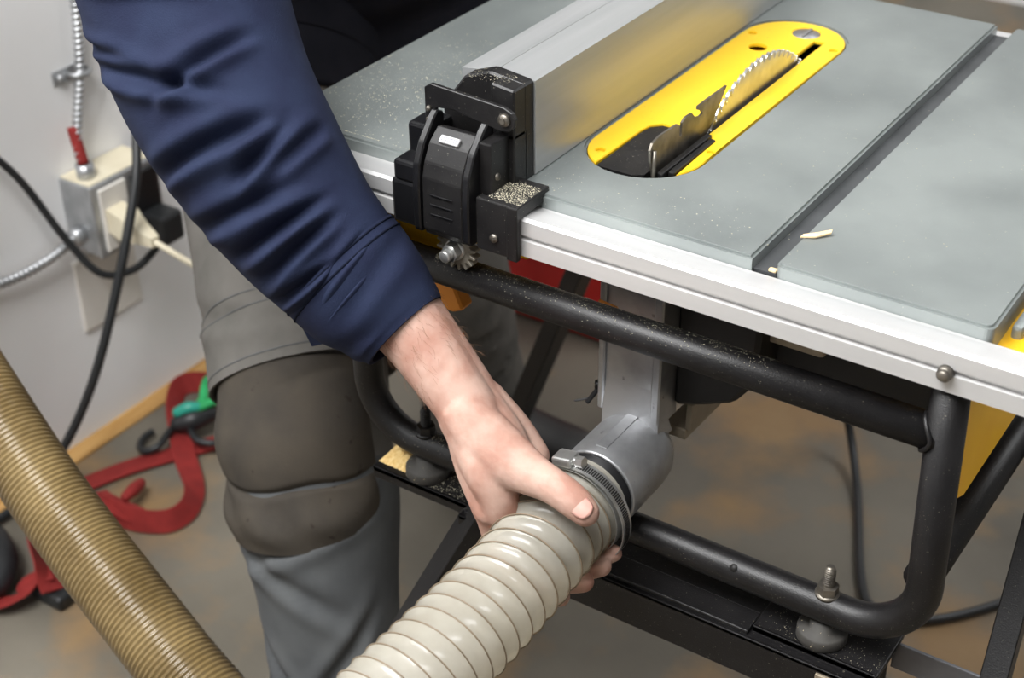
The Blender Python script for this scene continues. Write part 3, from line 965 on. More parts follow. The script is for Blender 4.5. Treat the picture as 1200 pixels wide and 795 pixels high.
# thenar mass and thumb
capsule_chain(hb, [(-0.566, 0.776, 0.718, 0.0200), (-0.546, 0.7720, 0.7060, 0.0225), (-0.520, 0.7670, 0.6985, 0.0215), (-0.4955, 0.7630, 0.6965, 0.0165), (-0.4790, 0.7610, 0.6960, 0.0140), (-0.4660, 0.7600, 0.6935, 0.0136), (-0.4545, 0.7595, 0.6890, 0.0128), (-0.4470, 0.7590, 0.6850, 0.0112)], 18)
# web between thumb and index
capsule_chain(hb, [(-0.545, 0.7680, 0.694, 0.0180), (-0.531, 0.7630, 0.679, 0.0150), (-0.530, 0.7590, 0.662, 0.0140)], 14)
capsule_chain(hb, [(-0.558, 0.7750, 0.705, 0.0215), (-0.543, 0.7670, 0.689, 0.0215), (-0.532, 0.7610, 0.674, 0.0180)], 14)
capsule_chain(hb, [(-0.5580, 0.7780, 0.7097, 0.0200), (-0.5452, 0.7649, 0.6968, 0.0190), (-0.5329, 0.7582, 0.6848, 0.0185), (-0.5241, 0.7565, 0.6714, 0.0165), (-0.5201, 0.7561, 0.6565, 0.0150)], 14)
body = remesh(hb, 'body', 0.0016, 16, 'skin', person)

# fine hair on the forearm
r4 = random.Random(5)
ofs = Vector(wloc(body))
arm_dir = Vector((0.80, -0.02, -0.60)).normalized()
cand = [v for v in body.data.vertices if (v.co + ofs).x < -0.585 and v.normal.dot(Vector((0.35, -0.62, 0.5))) > -0.2 and -0.66 < (v.co + ofs).x]
hm = MB()
for v in r4.sample(list(cand), min(260, len(cand))):
    p0 = v.co + ofs
    dirn = (arm_dir + Vector((r4.uniform(-0.5, 0.5), r4.uniform(-0.5, 0.5), r4.uniform(-0.5, 0.5)))).normalized()
    nn_ = v.normal
    ln = r4.uniform(0.006, 0.013)
    hm.tube([p0, p0 + dirn * ln * 0.5 + nn_ * 0.0016, p0 + dirn * ln + nn_ * 0.0012], [0.00009, 0.00008, 0.00004], 3, False)
ho = build(hm, 'arm_hair', 'hair', person)
ho['kind'] = 'stuff'

# thumb nail
nv, nf = [], []
na, nbx = 9, 9
tipd = Vector((0.92, -0.02, -0.39)).normalized()
nrm = Vector((0.30, -0.62, 0.72))
nrm = (nrm - tipd * nrm.dot(tipd)).normalized()
sdv = tipd.cross(nrm)
nc = Vector((-0.4500, 0.7592, 0.6868))
for i in range(na):
    for j in range(nbx):
        u, v = -1 + 2 * i / (na - 1), -1 + 2 * j / (nbx - 1)
        sq = math.sqrt(max(0.0, 1 - 0.45 * v * v)), math.sqrt(max(0.0, 1 - 0.42 * u * u))
        lu, lv = u * sq[0] * 0.0088, v * sq[1] * 0.0082
        h = math.sqrt(max(0.0, 0.0119 ** 2 - lv * lv)) - 0.0006 * (u + 0.2) ** 2 + 0.00035
        nv.append(nc + tipd * lu + sdv * lv + nrm * h)
for i in range(na - 1):
    for j in range(nbx - 1):
        nf.append([i * nbx + j, i * nbx + j + 1, (i + 1) * nbx + j + 1, (i + 1) * nbx + j])
o = build(MB().add(nv, nf, True), 'thumb_nail', 'nail', person)
so = o.modifiers.new('thick', 'SOLIDIFY')
so.thickness = 0.0008


def cloth_loft(secs, nth, per, disp=None, hint=(0, -1, 0.6), th_range=None, off=0.0):
    """secs: (x, y, z, ru, rv). disp(s, th) pushes the cloth along its normal"""
    Q = smooth_path(secs, per)
    C = Q[:, :3]
    Tn = np.gradient(C, axis=0)
    Tn /= np.linalg.norm(Tn, axis=1)[:, None]
    a0, a1 = th_range or (0, 2 * PI)
    closed = th_range is None
    th = np.linspace(a0, a1, nth, endpoint=not closed)
    rings = []
    h = np.array(hint, float)
    for i in range(len(Q)):
        u = h - Tn[i] * h.dot(Tn[i])
        u /= np.linalg.norm(u)
        w = np.cross(Tn[i], u)
        s = i / (len(Q) - 1)
        dd = disp(s, th) if disp is not None else 0.0
        ru, rv = Q[i, 3] + off + dd, Q[i, 4] + off + dd
        rings.append(C[i][None] + u[None] * (np.cos(th) * ru)[:, None] + w[None] * (np.sin(th) * rv)[:, None])
    return [list(map(tuple, r)) for r in rings]


def creases(specs):
    """specs: (s0, th0, slope, half-length in th, width in s, depth)"""
    def f(s, th):
        d = np.zeros_like(th)
        for s0, t0, sl, hl, w, dep in specs:
            dt = (th - t0 + PI) % (2 * PI) - PI
            win = np.exp(-(dt / hl) ** 4)
            x = (s - s0 - sl * dt) / w
            d += dep * win * (-np.exp(-x * x) + 0.75 * np.exp(-((x - 1.9) / 1.25) ** 2) + 0.45 * np.exp(-((x + 1.9) / 1.3) ** 2))
        return d
    return f


jacket = None
arm_secs = [(-0.985, 0.900, 1.160, 0.092, 0.092), (-0.945, 0.868, 1.085, 0.088, 0.088), (-0.9023, 0.8466, 1.0273, 0.085, 0.085), (-0.863, 0.8258, 0.967, 0.081, 0.081), (-0.8194, 0.8035, 0.9193, 0.076, 0.076), (-0.7706, 0.7900, 0.8752, 0.069, 0.070), (-0.7279, 0.7870, 0.8327, 0.061, 0.062), (-0.6900, 0.7900, 0.8000, 0.054, 0.055), (-0.6640, 0.7930, 0.7800, 0.0470, 0.048)]
r2 = random.Random(3)
cs = [(.415, .60, -.10, .40, .010, .006), (.48, .20, -.10, .65, .012, .009), (.505, -.45, .02, .55, .010, .007), (.60, .0, -.02, .8, .011, .010), (.645, -.55, .03, .4, .009, .008), (.685, .2, -.02, .7, .011, .007), (.745, -.05, -.01, .7, .011, .008), (.79, -.1, .0, .6, .010, .006), (.84, .3, -.02, .6, .010, .006), (.87, -.4, .02, .5, .010, .005), (.33, -.1, -.08, .6, .014, .009), (.66, -1.0, .02, .4, .010, .005), (.93, .1, .01, .7, .010, .004)]
jm = MB()
cs = [(a, b, c, d, e, f * 1.25) for a, b, c, d, e, f in cs]
jm.loft(cloth_loft(arm_secs, 120, 34, creases(cs)), True, True)
# jacket trunk bent forward over the saw, its shade painted as near-black cloth
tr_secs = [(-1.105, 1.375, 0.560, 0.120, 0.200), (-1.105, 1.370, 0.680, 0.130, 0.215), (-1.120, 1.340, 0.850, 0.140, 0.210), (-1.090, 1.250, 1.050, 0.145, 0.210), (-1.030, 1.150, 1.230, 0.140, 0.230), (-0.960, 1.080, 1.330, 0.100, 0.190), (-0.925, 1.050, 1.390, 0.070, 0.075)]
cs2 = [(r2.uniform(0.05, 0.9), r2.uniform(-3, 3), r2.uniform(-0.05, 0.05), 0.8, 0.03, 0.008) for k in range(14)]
trunk_mb = MB().loft(cloth_loft(tr_secs, 72, 10, creases(cs2), (0.9, -0.3, -0.3)), True, True)
trunk_mb.loft(cloth_loft([(-1.195, 1.310, 0.900, 0.130, 0.140), (-1.170, 1.260, 0.810, 0.138, 0.142), (-1.140, 1.205, 0.735, 0.132, 0.134), (-1.120, 1.178, 0.705, 0.128, 0.130), (-1.098, 1.156, 0.676, 0.124, 0.125)], 56, 8, None, (0.9, -0.3, -0.3)), True, True)
build(trunk_mb, 'shaded_jacket_trunk', 'shaded_jacket_trunk', person)
# far sleeve, resting on the thigh
jm.loft(cloth_loft([(-0.955, 1.300, 1.270, 0.085, 0.085), (-0.985, 1.430, 1.120, 0.078, 0.078), (-1.020, 1.500, 0.980, 0.070, 0.070), (-1.060, 1.490, 0.860, 0.060, 0.060), (-1.090, 1.470, 0.800, 0.052, 0.052)], 48, 8), True, True)
jm.loft(cloth_loft([(-1.03, 1.02, 1.235, 0.10, 0.10), (-0.995, 0.93, 1.19, 0.098, 0.098), (-0.965, 0.885, 1.125, 0.088, 0.088)], 48, 8), True, True)
jacket = build(jm, 'jacket', 'navy', person)
cuff_secs = [(-0.6960, 0.7905, 0.8045, 0.0560, 0.0570), (-0.6800, 0.7915, 0.7920, 0.0545, 0.0555), (-0.6600, 0.7935, 0.7770, 0.0495, 0.0500), (-0.6440, 0.7945, 0.7660, 0.0425, 0.0430), (-0.6360, 0.7945, 0.7605, 0.0385, 0.0390)]
cm = MB()
ro = cloth_loft(cuff_secs, 72, 8, creases([(0.35, -0.6, 0.1, 0.9, 0.08, 0.0022), (0.6, 0.7, -0.1, 0.7, 0.09, 0.0020)]))
ri = cloth_loft(cuff_secs, 72, 8, None, off=-0.004)
cm.loft(ro, True, False)
cm.loft([ro[-1], ri[-1], ri[-8]], True, False)
cuff = build(cm, 'cuff', 'navy', jacket)
for s_i in (1, 4):
    build(MB().tube(ro[s_i] + [ro[s_i][0]], 0.0009, 6, False), 'seam', 'navydk', jacket)
fl = MB()
fl.prism([(-0.7472, 0.7656), (-0.7371, 0.7428), (-0.7248, 0.7211), (-0.6944, 0.7377), (-0.6709, 0.7353), (-0.6568, 0.7501), (-0.6900, 0.7900), (-0.7250, 0.8050)], 1, 0.7810, 0.7835, 0.0006)
build(fl, 'cuff_tab', 'navy', jacket)

# trousers
leg_r = [(-1.185, 1.285, 0.830, 0.130, 0.125), (-1.150, 1.220, 0.760, 0.122, 0.120), (-1.0960, 1.154, 0.6850, 0.110, 0.111), (-1.0080, 1.060, 0.5844, 0.096, 0.098), (-0.9300, 0.988, 0.4978, 0.088, 0.088), (-0.8960, 0.949, 0.4489, 0.086, 0.086), (-0.8680, 0.921, 0.3887, 0.087, 0.087), (-0.8450, 0.900, 0.3142, 0.076, 0.076), (-0.830, 0.885, 0.2275, 0.071, 0.072), (-0.825, 0.880, 0.130, 0.075, 0.078), (-0.825, 0.880, 0.060, 0.082, 0.088)]
leg_l = [(-1.180, 1.390, 0.820, 0.125, 0.120), (-1.130, 1.400, 0.660, 0.110, 0.108), (-1.080, 1.415, 0.490, 0.094, 0.092), (-1.060, 1.430, 0.350, 0.080, 0.080), (-1.070, 1.470, 0.220, 0.076, 0.076), (-1.080, 1.510, 0.090, 0.080, 0.084)]
tm = MB()
csl = [(0.615, -0.1, 0.03, 1.0, 0.010, 0.006), (0.665, 0.2, -0.06, 0.8, 0.012, 0.005), (0.775, -0.35, 0.09, 0.6, 0.012, 0.008), (0.80, 0.4, -0.08, 0.6, 0.011, 0.007), (0.28, 0.6, 0.05, 0.7, 0.014, 0.005), (0.34, -0.3, 0.05, 0.9, 0.014, 0.004)]
Q = cloth_loft(leg_r, 88, 16, creases(csl), (0.35, -0.9, 0.2))
ncut = int(len(Q) * 0.53)
tm.loft(Q[:ncut + 1], True, False)
tm.loft(cloth_loft(leg_l, 56, 10, creases(csl), (0.9, -0.4, 0.2)), True, True)
tm.loft(cloth_loft([(-1.19, 1.24, 0.80, 0.13, 0.15), (-1.20, 1.33, 0.86, 0.14, 0.17), (-1.20, 1.43, 0.80, 0.13, 0.15)], 40, 8, None, (0, 0, 1)), True, True)
trousers = build(tm, 'trousers', 'trous', person)
lm = MB()
lm.loft(Q[ncut:], True, False)
build(lm, 'lower_leg', 'trouslow', trousers)
# thigh panel: a loose layer that ends in a hem above the knee
pan = [(-1.080, 1.135, 0.665, 0.1110, 0.1120), (-1.0080, 1.060, 0.5844, 0.0990, 0.1010), (-0.9600, 1.015, 0.5300, 0.0965, 0.1010), (-0.9280, 0.986, 0.4940, 0.0970, 0.1040)]
po = cloth_loft(pan, 72, 10, creases([(0.55, -0.6, 0.1, 0.6, 0.05, 0.003), (0.62, 0.5, -0.15, 0.7, 0.05, 0.004)]), (0.35, -0.9, 0.2))
pi_ = cloth_loft(pan, 72, 10, None, (0.35, -0.9, 0.2), off=-0.004)
pm = MB()
pm.loft(po, True, False)
pm.loft([po[-1], pi_[-1], pi_[-6]], True, False)
panel = build(pm, 'thigh_panel', 'trous', trousers)
for s_i in (17, 19, 28):
    build(MB().tube(po[s_i] + [po[s_i][0]], 0.0008, 6, False), 'seam', 'trouslow', panel)
# knee pad pocket: bulging patch over the front of the knee
kp = [(-0.9300, 0.988, 0.4978, 0.088, 0.088), (-0.8960, 0.949, 0.4489, 0.086, 0.086), (-0.8800, 0.932, 0.4130, 0.0865, 0.0865), (-0.8630, 0.917, 0.3660, 0.086, 0.086)]


def patch(secs, nth, ns, thr, hint, fn, off):
    # a cloth patch whose rows sag: fn(s, th) -> (s used along the limb, push outwards)
    Qk = smooth_path(secs, 30)
    sk = np.linspace(0, 1, len(Qk))
    Tk = np.gradient(Qk[:, :3], axis=0)
    Tk /= np.linalg.norm(Tk, axis=1)[:, None]
    rows = []
    h = np.array(hint, float)
    for i_ in range(ns):
        row = []
        for th_ in np.linspace(-thr, thr, nth):
            se, push = fn(i_ / (ns - 1), th_)
            q = np.array([np.interp(se, sk, Qk[:, k]) for k in range(5)])
            t = np.array([np.interp(se, sk, Tk[:, k]) for k in range(3)])
            u = h - t * h.dot(t)
            u /= np.linalg.norm(u)
            w = np.cross(t, u)
            row.append(tuple(q[:3] + u * math.cos(th_) * (q[3] + off + push) + w * math.sin(th_) * (q[4] + off + push)))
        rows.append(row)
    return rows


KT = 1.22


def knee_fn(s_, th_):
    e = abs(th_) / KT
    win = max(0.0, 1 - e ** 5)
    se = min(1.0, s_ * (1.0 - 0.16 * e * e))
    push = win * (0.003 + 0.013 * math.exp(-((s_ - 0.34) / 0.20) ** 2) + 0.009 * math.exp(-((s_ - 0.84) / 0.13) ** 2))
    push -= win * 0.006 * math.exp(-((s_ - 0.615 - 0.02 * math.sin(5 * th_)) / 0.028) ** 2)
    push += win * 0.0025 * math.sin(9 * th_ + 14 * s_) * math.exp(-((s_ - 0.78) / 0.16) ** 2)
    push -= win * 0.003 * math.exp(-((s_ - 0.16 - 0.10 * th_) / 0.035) ** 2) * math.exp(-((th_ + 0.5) / 0.5) ** 2)
    return se, push


ko = patch(kp, 56, 60, KT, (0.35, -0.9, 0.2), knee_fn, 0.0015)
ki = patch(kp, 56, 60, KT, (0.35, -0.9, 0.2), lambda a_, b_: (knee_fn(a_, b_)[0], 0.0), -0.006)
km = MB()
km.loft(ko, False, False)
km.loft([ko[-1], ki[-1]], False, False)
km.loft([[r[0] for r in ko], [r[0] for r in ki]], False, False)
km.loft([[r[-1] for r in ko], [r[-1] for r in ki]], False, False)
build(km, 'knee_pocket', 'knee', trousers)


# boots
def boot(cx, cy, ang):
    b_ = MB()
    rot = Matrix.Rotation(ang, 3, 'Z')
    prof_ = [(-0.085, 0.040, 0.030), (-0.07, 0.046, 0.075), (-0.03, 0.047, 0.120), (0.02, 0.047, 0.115), (0.07, 0.046, 0.085), (0.12, 0.050, 0.064), (0.165, 0.046, 0.052), (0.195, 0.028, 0.036)]
    Q_ = smooth_path(prof_, 4)
    rings = []
    for x, w, h in Q_:
        r_ = []
        for k in range(20):
            a = 2 * PI * k / 20
            zz = 0.012 + (h / 2) * (1 + math.sin(a)) if math.sin(a) > -0.99 else 0.012
            v = rot @ Vector((x, w * math.cos(a) * (0.92 if math.sin(a) > 0 else 1.0), 0))
            r_.append((cx + v.x, cy + v.y, zz))
        rings.append(r_)
    b_.loft(rings)
    o_ = build(b_, 'boot', 'boot', person)
    s_ = MB()
    Lp = [(x, w + 0.004) for x, w, h in Q_] + [(x, -w - 0.004) for x, w, h in reversed(Q_)]
    Lw = []
    for x, y in Lp:
        v = rot @ Vector((x, y, 0))
        Lw.append((cx + v.x, cy + v.y))
    s_.prism(Lw, 2, 0.0, 0.020)
    build(s_, 'sole', 'rubber', o_)


boot(-0.815, 0.875, -0.5)
boot(-1.085, 1.515, 0.22)

# ------------------------------------------------------------------ wall electrics
jb = thing('junction_box', 'grey metal outlet box with beige plug on the white wall', 'outlet box', (-1.60, 1.30, 0.33))
o = MB()
o.box(-1.600, -1.538, 1.240, 1.365, 0.330, 0.440, 0.003)
bx_ = build(o, 'box_body', 'galv', jb)
build(MB().box(-1.598, -1.540, 1.243, 1.362, 0.4395, 0.4425, 0.001), 'lit_box_top', 'beige', jb)  # thin beige sheet: light caught by the box top, painted in
cp = MB().box(-1.540, -1.533, 1.238, 1.367, 0.328, 0.442, 0.003)
cpo = build(cp, 'cover_plate', 'galv', jb)
build(MB().box(-1.534, -1.529, 1.250, 1.300, 0.336, 0.434, 0.002), 'outlet_face', 'plate', cpo)
build(MB().box(-1.534, -1.528, 1.310, 1.360, 0.360, 0.432, 0.003), 'outlet_face', 'blackpl', cpo)
build(MB().cyl((-1.565, 1.262, 0.440), (-1.565, 1.262, 0.462), 0.013, 16), 'conduit_fitting', 'galv', jb)
wp = MB().box(-1.600, -1.594, 1.235, 1.352, 0.185, 0.305, 0.003)
tag(build(wp, 'wall_plate', 'plate'), 'blank white cover plate on the wall under the outlet box', 'wall plate')

bpg = thing('beige_cord', 'beige power cord with plug in the wall outlet box', 'cord', (-1.50, 1.28, 0.20))
o = MB()
o.loft([[(-1.530 + 0.0 + dx, 1.272 + c * w, 0.385 - dx * 0.25 + s * h) for c, s in ((1, 1), (-1, 1), (-1, -1), (1, -1))] for dx, w, h in ((0, 0.016, 0.018), (0.028, 0.018, 0.020), (0.050, 0.012, 0.012), (0.075, 0.007, 0.007))], smooth=False)
build(o, 'plug', 'beige', bpg)
build(MB().tube(smooth_path([(-1.458, 1.272, 0.366), (-1.425, 1.285, 0.345), (-1.400, 1.310, 0.312), (-1.400, 1.335, 0.270), (-1.430, 1.350, 0.220), (-1.450, 1.400, 0.12), (-1.44, 1.47, 0.010), (-1.40, 1.60, 0.006)], 8), 0.0045, 10), 'cable', 'beige', bpg)

bkc = thing('black_plug_cord', 'black cord sagging under the outlet box to a black plug', 'cord', (-1.52, 1.2, 0.3))
o = MB().box(-1.530, -1.485, 1.315, 1.358, 0.325, 0.372, 0.006)
build(o, 'plug', 'cordblack', bkc)
build(MB().tube(smooth_path([(-1.59, 0.93, 0.78), (-1.575, 1.08, 0.585), (-1.568, 1.150, 0.490), (-1.545, 1.190, 0.385), (-1.515, 1.215, 0.325), (-1.500, 1.260, 0.312), (-1.495, 1.300, 0.325), (-1.500, 1.330, 0.340)], 8), 0.0055, 10), 'cable', 'cordblack', bkc)

hc_ = MB().tube(smooth_path([(-1.585, 1.47, 0.83), (-1.555, 1.40, 0.62), (-1.510, 1.320, 0.515), (-1.482, 1.278, 0.455), (-1.470, 1.230, 0.375), (-1.472, 1.192, 0.295), (-1.480, 1.155, 0.215), (-1.500, 1.128, 0.145), (-1.520, 1.100, 0.090), (-1.545, 1.06, 0.03), (-1.560, 0.99, 0.010), (-1.555, 0.80, 0.010)], 10), 0.0068, 12)
tag(build(hc_, 'black_cable', 'cordblack'), 'thick black cable hanging down the wall in front of the outlet box', 'cable')


def conduit(path, r, label, extra):
    P = smooth_path(path, 10)
    hose_, _ = hose_mesh(P, r, 0.0022, lambda s: 0.0085, 6, 16, 0, False)
    th_ = thing('armored_conduit', label, 'conduit', tuple(P[-1]))
    build(hose_, 'conduit_wall', 'galv', th_)
    extra(th_)


def cond_up(t_):
    build(MB().tube(smooth_path([(-1.583, 1.268, 0.512), (-1.574, 1.264, 0.490), (-1.566, 1.262, 0.462)], 4), 0.0082, 12), 'red_bushing', 'red', t_)
    s_ = MB().box(-1.600, -1.597, 1.262, 1.315, 0.570, 0.590, 0.001)
    s_.tube([(-1.598, 1.285, 0.580), (-1.582, 1.290, 0.580), (-1.574, 1.302, 0.580), (-1.582, 1.314, 0.580), (-1.598, 1.318, 0.580)], 0.004, 8)
    s_.cyl((-1.598, 1.272, 0.580), (-1.590, 1.272, 0.580), 0.006, 12)
    build(s_, 'conduit_strap', 'galv', t_)


conduit([(-1.586, 1.330, 0.90), (-1.586, 1.318, 0.74), (-1.586, 1.303, 0.600), (-1.583, 1.285, 0.540), (-1.574, 1.264, 0.490), (-1.566, 1.262, 0.462)], 0.0078, 'ribbed metal conduit with a red bushing running up the wall from the outlet box', cond_up)
conduit([(-1.588, 0.86, 0.43), (-1.585, 1.00, 0.375), (-1.580, 1.10, 0.345), (-1.575, 1.180, 0.345), (-1.572, 1.238, 0.360)], 0.0082, 'ribbed metal conduit running sideways into the outlet box', lambda t_: build(MB().cyl((-1.572, 1.224, 0.357), (-1.572, 1.241, 0.361), 0.0135, 16), 'connector', 'galv', t_))


# ------------------------------------------------------------------ straps on the floor
def ribbon(path, w, t=0.0022, tilt=None):
    """flat webbing: path of (x, y, z); the width stands along 'tilt' (angle from horizontal)"""
    P = smooth_path(path, 8)
    Tn = np.gradient(P[:, :3], axis=0)
    Tn /= np.linalg.norm(Tn, axis=1)[:, None]
    rings = []
    for i in range(len(P)):
        tl_ = P[i, 3]
        side = np.cross(Tn[i], (0, 0, 1.0))
        side /= np.linalg.norm(side)
        up_ = np.cross(side, Tn[i])
        wv = side * math.cos(tl_) + up_ * math.sin(tl_)
        nv_ = np.cross(Tn[i], wv)
        c = P[i, :3]
        rings.append([tuple(c + wv * a * w / 2 + nv_ * b * t / 2) for a, b in ((-1, -1), (1, -1), (1, 1), (-1, 1))])
    return MB().loft(rings, True, True, False)


strap = thing('tie_down_strap', 'dark red webbing strap looped on the floor by the wall', 'strap', (-1.45, 1.24, 0.0))
build(ribbon([(-1.555, 1.040, 0.004, 0), (-1.530, 1.100, 0.005, 0), (-1.496, 1.187, 0.006, 0), (-1.461, 1.250, 0.006, 0), (-1.430, 1.301, 0.006, 0), (-1.36, 1.41, 0.004, 0)], 0.034), 'webbing', 'red', strap)
build(ribbon([(-1.470, 1.420, 0.018, 1.2), (-1.515, 1.408, 0.019, 1.2), (-1.552, 1.398, 0.019, 1.2), (-1.566, 1.372, 0.019, 1.1), (-1.542, 1.336, 0.017, 0.8), (-1.499, 1.299, 0.015, 0.3), (-1.438, 1.248, 0.015, 0.1), (-1.388, 1.212, 0.017, 0.4), (-1.357, 1.184, 0.019, 0.8), (-1.338, 1.150, 0.020, 1.1), (-1.345, 1.116, 0.020, 1.2), (-1.385, 1.094, 0.020, 1.2), (-1.440, 1.091, 0.018, 1.0), (-1.490, 1.088, 0.010, 0.4), (-1.540, 1.065, 0.004, 0)], 0.034), 'webbing', 'red', strap)
build(ribbon([(-1.475, 1.104, 0.022, 0.2), (-1.440, 1.096, 0.026, 0.1), (-1.390, 1.105, 0.016, 0.0)], 0.034), 'webbing', 'red', strap)
o = MB()
capsule_chain(o, [(-1.425, 1.118, 0.028, 0.008), (-1.430, 1.140, 0.026, 0.010), (-1.436, 1.156, 0.022, 0.008)], 12)
build(o, 'strap_tongue', 'red', strap)


bung = thing('bungee_cord', 'green bungee cord with black hooks lying on the red strap', 'bungee cord', (-1.49, 1.32, 0.0))
build(MB().tube(smooth_path([(-1.490, 1.289, 0.030), (-1.484, 1.260, 0.026), (-1.479, 1.237, 0.022), (-1.492, 1.222, 0.016), (-1.513, 1.229, 0.012), (-1.524, 1.249, 0.012), (-1.522, 1.267, 0.014)], 8), 0.0055, 10), 'hook', 'cordblack', bung)
build(MB().tube(smooth_path([(-1.470, 1.303, 0.030), (-1.457, 1.285, 0.030), (-1.434, 1.274, 0.028), (-1.412, 1.282, 0.026), (-1.400, 1.305, 0.024)], 8), 0.0055, 10), 'hook', 'cordblack', bung)
o = MB()
capsule_chain(o, [(-1.481, 1.284, 0.034, 0.013), (-1.465, 1.301, 0.038, 0.017), (-1.456, 1.326, 0.036, 0.014)], 12)
build(o, 'hook_sleeve', 'cordblack', bung)
o = MB()
capsule_chain(o, [(-1.485, 1.290, 0.050, 0.009), (-1.474, 1.301, 0.056, 0.010), (-1.464, 1.310, 0.056, 0.008)], 12)
build(o, 'knot', 'teal', bung)
build(MB().tube(smooth_path([(-1.464, 1.308, 0.054), (-1.470, 1.330, 0.056), (-1.486, 1.352, 0.060), (-1.505, 1.385, 0.050), (-1.50, 1.45, 0.012)], 8), 0.0075, 10), 'cord', 'green', bung)
build(MB().tube(smooth_path([(-1.464, 1.308, 0.054), (-1.455, 1.328, 0.056), (-1.448, 1.350, 0.055), (-1.43, 1.40, 0.040), (-1.40, 1.46, 0.012)], 8), 0.0075, 10), 'cord', 'green', bung)

rat = thing('ratchet_strap', 'rolled red strap with black ratchet handle lying on the floor by the tan hose', 'strap', (-1.42, 0.96, 0.0))
build(ribbon([(-1.478, 0.990, 0.046, 1.45), (-1.448, 0.968, 0.042, 1.4), (-1.418, 0.952, 0.034, 1.2), (-1.390, 0.945, 0.026, 0.8), (-1.36, 0.938, 0.022, 0.3)], 0.066), 'webbing', 'red', rat)
build(ribbon([(-1.450, 0.868, 0.012, 0.2), (-1.415, 0.878, 0.014, 0.3), (-1.398, 0.896, 0.022, 0.5), (-1.400, 0.920, 0.030, 0.3), (-1.388, 0.944, 0.030, 0.2)], 0.036), 'webbing', 'red', rat)
o = MB()
o.box(-1.405, -1.345, 0.915, 0.960, 0.0, 0.022, 0.006)
build(o, 'ratchet_body', 'cordblack', rat)
o = MB()
o.tube(smooth_path([(-1.545, 0.96, 0.024), (-1.500, 0.948, 0.030), (-1.462, 0.928, 0.030), (-1.440, 0.898, 0.026), (-1.445, 0.865, 0.022)], 8), 0.018, 14)
build(o, 'ratchet_handle', 'cordblack', rat)

# ------------------------------------------------------------------ things beyond the saw
rb = thing('red_case', 'red plastic case on the floor behind the saw', 'case', (-1.15, 1.98, 0.0))
o = MB()
o.box(-1.300, -1.030, 1.860, 2.100, 0.006, 0.170, 0.014, 3)
build(o, 'case_body', 'redpl', rb)
build(MB().box(-1.304, -1.026, 1.856, 2.104, 0.170, 0.250, 0.014, 3), 'lid', 'redpl', rb)
build(MB().tube(smooth_path([(-1.22, 1.98, 0.248), (-1.215, 1.98, 0.285), (-1.165, 1.98, 0.295), (-1.115, 1.98, 0.285), (-1.11, 1.98, 0.248)], 6), 0.009, 10), 'handle', 'blackpl', rb)

bc = MB().tube(smooth_path([(-0.630, 1.55, 0.50), (-0.628, 1.70, 0.26), (-0.615, 1.80, 0.08), (-0.560, 1.73, 0.012), (-0.480, 1.555, 0.008), (-0.440, 1.505, 0.008), (-0.380, 1.518, 0.008), (-0.314, 1.592, 0.008), (-0.24, 1.72, 0.008), (-0.10, 1.84, 0.008), (0.1, 1.9, 0.008)], 10), 0.0062, 12)
tag(build(bc, 'power_cord', 'cordblack'), 'black power cord hanging behind the saw and trailing over the floor', 'cord')

# ------------------------------------------------------------------ wood chips and sawdust
ck = MB()
ck.loft([[(-0.3700 + 0.0, 0.930, T + 0.0006), (-0.3690, 0.934, T + 0.0012), (-0.3690, 0.934, T + 0.0024), (-0.3700, 0.930, T + 0.0018)],
         [(-0.3600, 0.935, T + 0.0010), (-0.3605, 0.9405, T + 0.0020), (-0.3605, 0.9405, T + 0.0034), (-0.3600, 0.935, T + 0.0024)],
         [(-0.3520, 0.9445, T + 0.0024), (-0.3528, 0.948, T + 0.0034), (-0.3528, 0.948, T + 0.0044), (-0.3520, 0.9445, T + 0.0036)]], True, True, False)
tag(build(ck, 'wood_chip', 'chip'), 'thin pale wood splinter lying on the grey saw table by the slot', 'wood chip')
ck = MB().box(-0.376, -0.370, 0.8905, 0.8945, T - 0.0105, T - 0.008, 0.0008)
tag(build(ck, 'wood_chip', 'chip'), 'tiny pale wood chip in the front end of the table slot', 'wood chip')
sp = MB()
r3 = random.Random(11)
nx, ny = 26, 12
hv = {}
V, F = [], []
for i in range(nx):
    for j in range(ny):
        u, v = i / (nx - 1), j / (ny - 1)
        e = math.sin(PI * u) ** 0.6 * math.sin(PI * v) ** 0.6
        V.append((-0.7320 + 0.046 * u + r3.uniform(-0.0006, 0.0006), 0.8640 + 0.048 * v + r3.uniform(-0.0006, 0.0006), 0.5460 + 0.0125 * e * (0.75 + 0.25 * r3.random())))
for i in range(nx - 1):
    for j in range(ny - 1):
        F.append([i * ny + j, (i + 1) * ny + j, (i + 1) * ny + j + 1, i * ny + j + 1])
sp.add(V, F)
o = tag(build(sp, 'sawdust_pile', 'sawdust'), 'small heap of yellow sawdust on the black mount plate', 'sawdust')
o['kind'] = 'stuff'


def grains(name, label, spots):
    g = MB()
    for (x, y, z, s) in spots:
        a, b, c = r3.uniform(0, PI), r3.uniform(0.5, 1.2), r3.uniform(0.2, 0.5)
        ca, sa = math.cos(a) * s, math.sin(a) * s
        g.add([(x - ca, y - sa, z), (x + sa * b, y - ca * b, z), (x + ca, y + sa, z), (x - sa * b, y + ca * b, z), (x, y, z + s * c)], [[0, 1, 4], [1, 2, 4], [2, 3, 4], [3, 0, 4]])
    o_ = tag(build(g, name, 'specks'), label, 'sawdust')
    o_['kind'] = 'stuff'


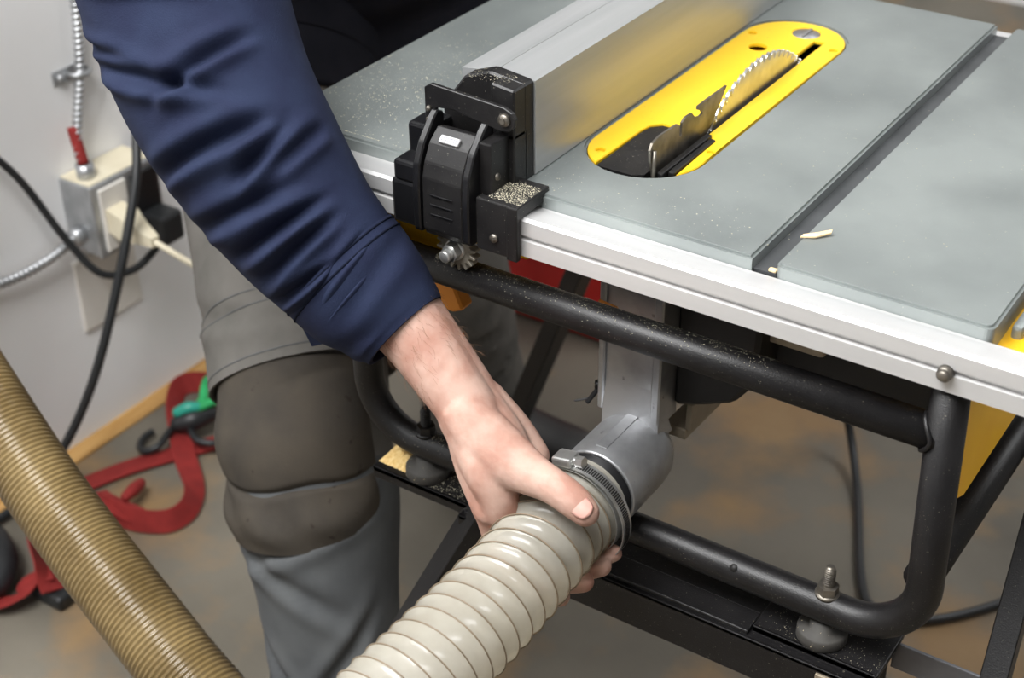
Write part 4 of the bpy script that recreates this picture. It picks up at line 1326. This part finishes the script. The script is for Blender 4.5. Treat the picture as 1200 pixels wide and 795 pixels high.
gs = []
for k in range(1100):                                  # left wing of the table, thicker near the edge
    gs.append((min(-0.67, max(-0.835, r3.gauss(-0.775, 0.04))), min(1.4, max(0.895, r3.gauss(0.985, 0.075))), T + 0.0001, r3.uniform(0.00025, 0.00075)))
for k in range(110):
    gs.append((r3.uniform(-0.45, -0.22), r3.uniform(0.9, 1.35), T + 0.0001, r3.uniform(0.0003, 0.0007)))
for k in range(90):
    gs.append((r3.gauss(-0.58, 0.02) if r3.random() < 0.0 else r3.uniform(-0.585, -0.40), r3.uniform(0.892, 0.945), T + 0.0001, r3.uniform(0.0003, 0.0008)))
grains('sawdust_specks', 'fine pale sawdust specks sprinkled over the saw table', gs)
gs = []
for k in range(1300):                                  # on the tube frame
    x = -0.66 + 0.30 * r3.random() ** 1.5
    a = r3.gauss(PI / 2, 0.5)
    gs.append((x, FY + (TR + 0.0001) * math.cos(a), 0.7716 + (TR + 0.0001) * math.sin(a), r3.uniform(0.00015, 0.00045)))
for k in range(700):
    x = r3.uniform(-0.71, -0.56)
    a = r3.gauss(PI / 2, 0.5)
    gs.append((x, FY + (TR + 0.0001) * math.cos(a), 0.579 + (TR + 0.0001) * math.sin(a), r3.uniform(0.00015, 0.0005)))
grains('sawdust_specks', 'pale sawdust specks clinging to the black tubes of the saw frame', gs)
gs = [(r3.uniform(-0.70, -0.61), r3.uniform(0.859, 0.913), 0.5461, r3.uniform(0.0002, 0.0007)) for k in range(1000)]
gs += [(r3.uniform(-0.34, -0.242), r3.uniform(0.859, 0.913), 0.5461, r3.uniform(0.00015, 0.0004)) for k in range(400)]
grains('sawdust_specks', 'sawdust specks lying on the black mount plates of the stand', gs)
gs = [(r3.uniform(-0.5965, -0.567), r3.uniform(0.855, 0.888), 0.8641, r3.uniform(0.0002, 0.0006)) for k in range(900)]
gs += [(r3.uniform(-0.635, -0.60), r3.uniform(0.884, 0.905), 0.9440, r3.uniform(0.0002, 0.0004)) for k in range(160)]
grains('sawdust_specks', 'sawdust specks lying on top of the black fence latch', gs)
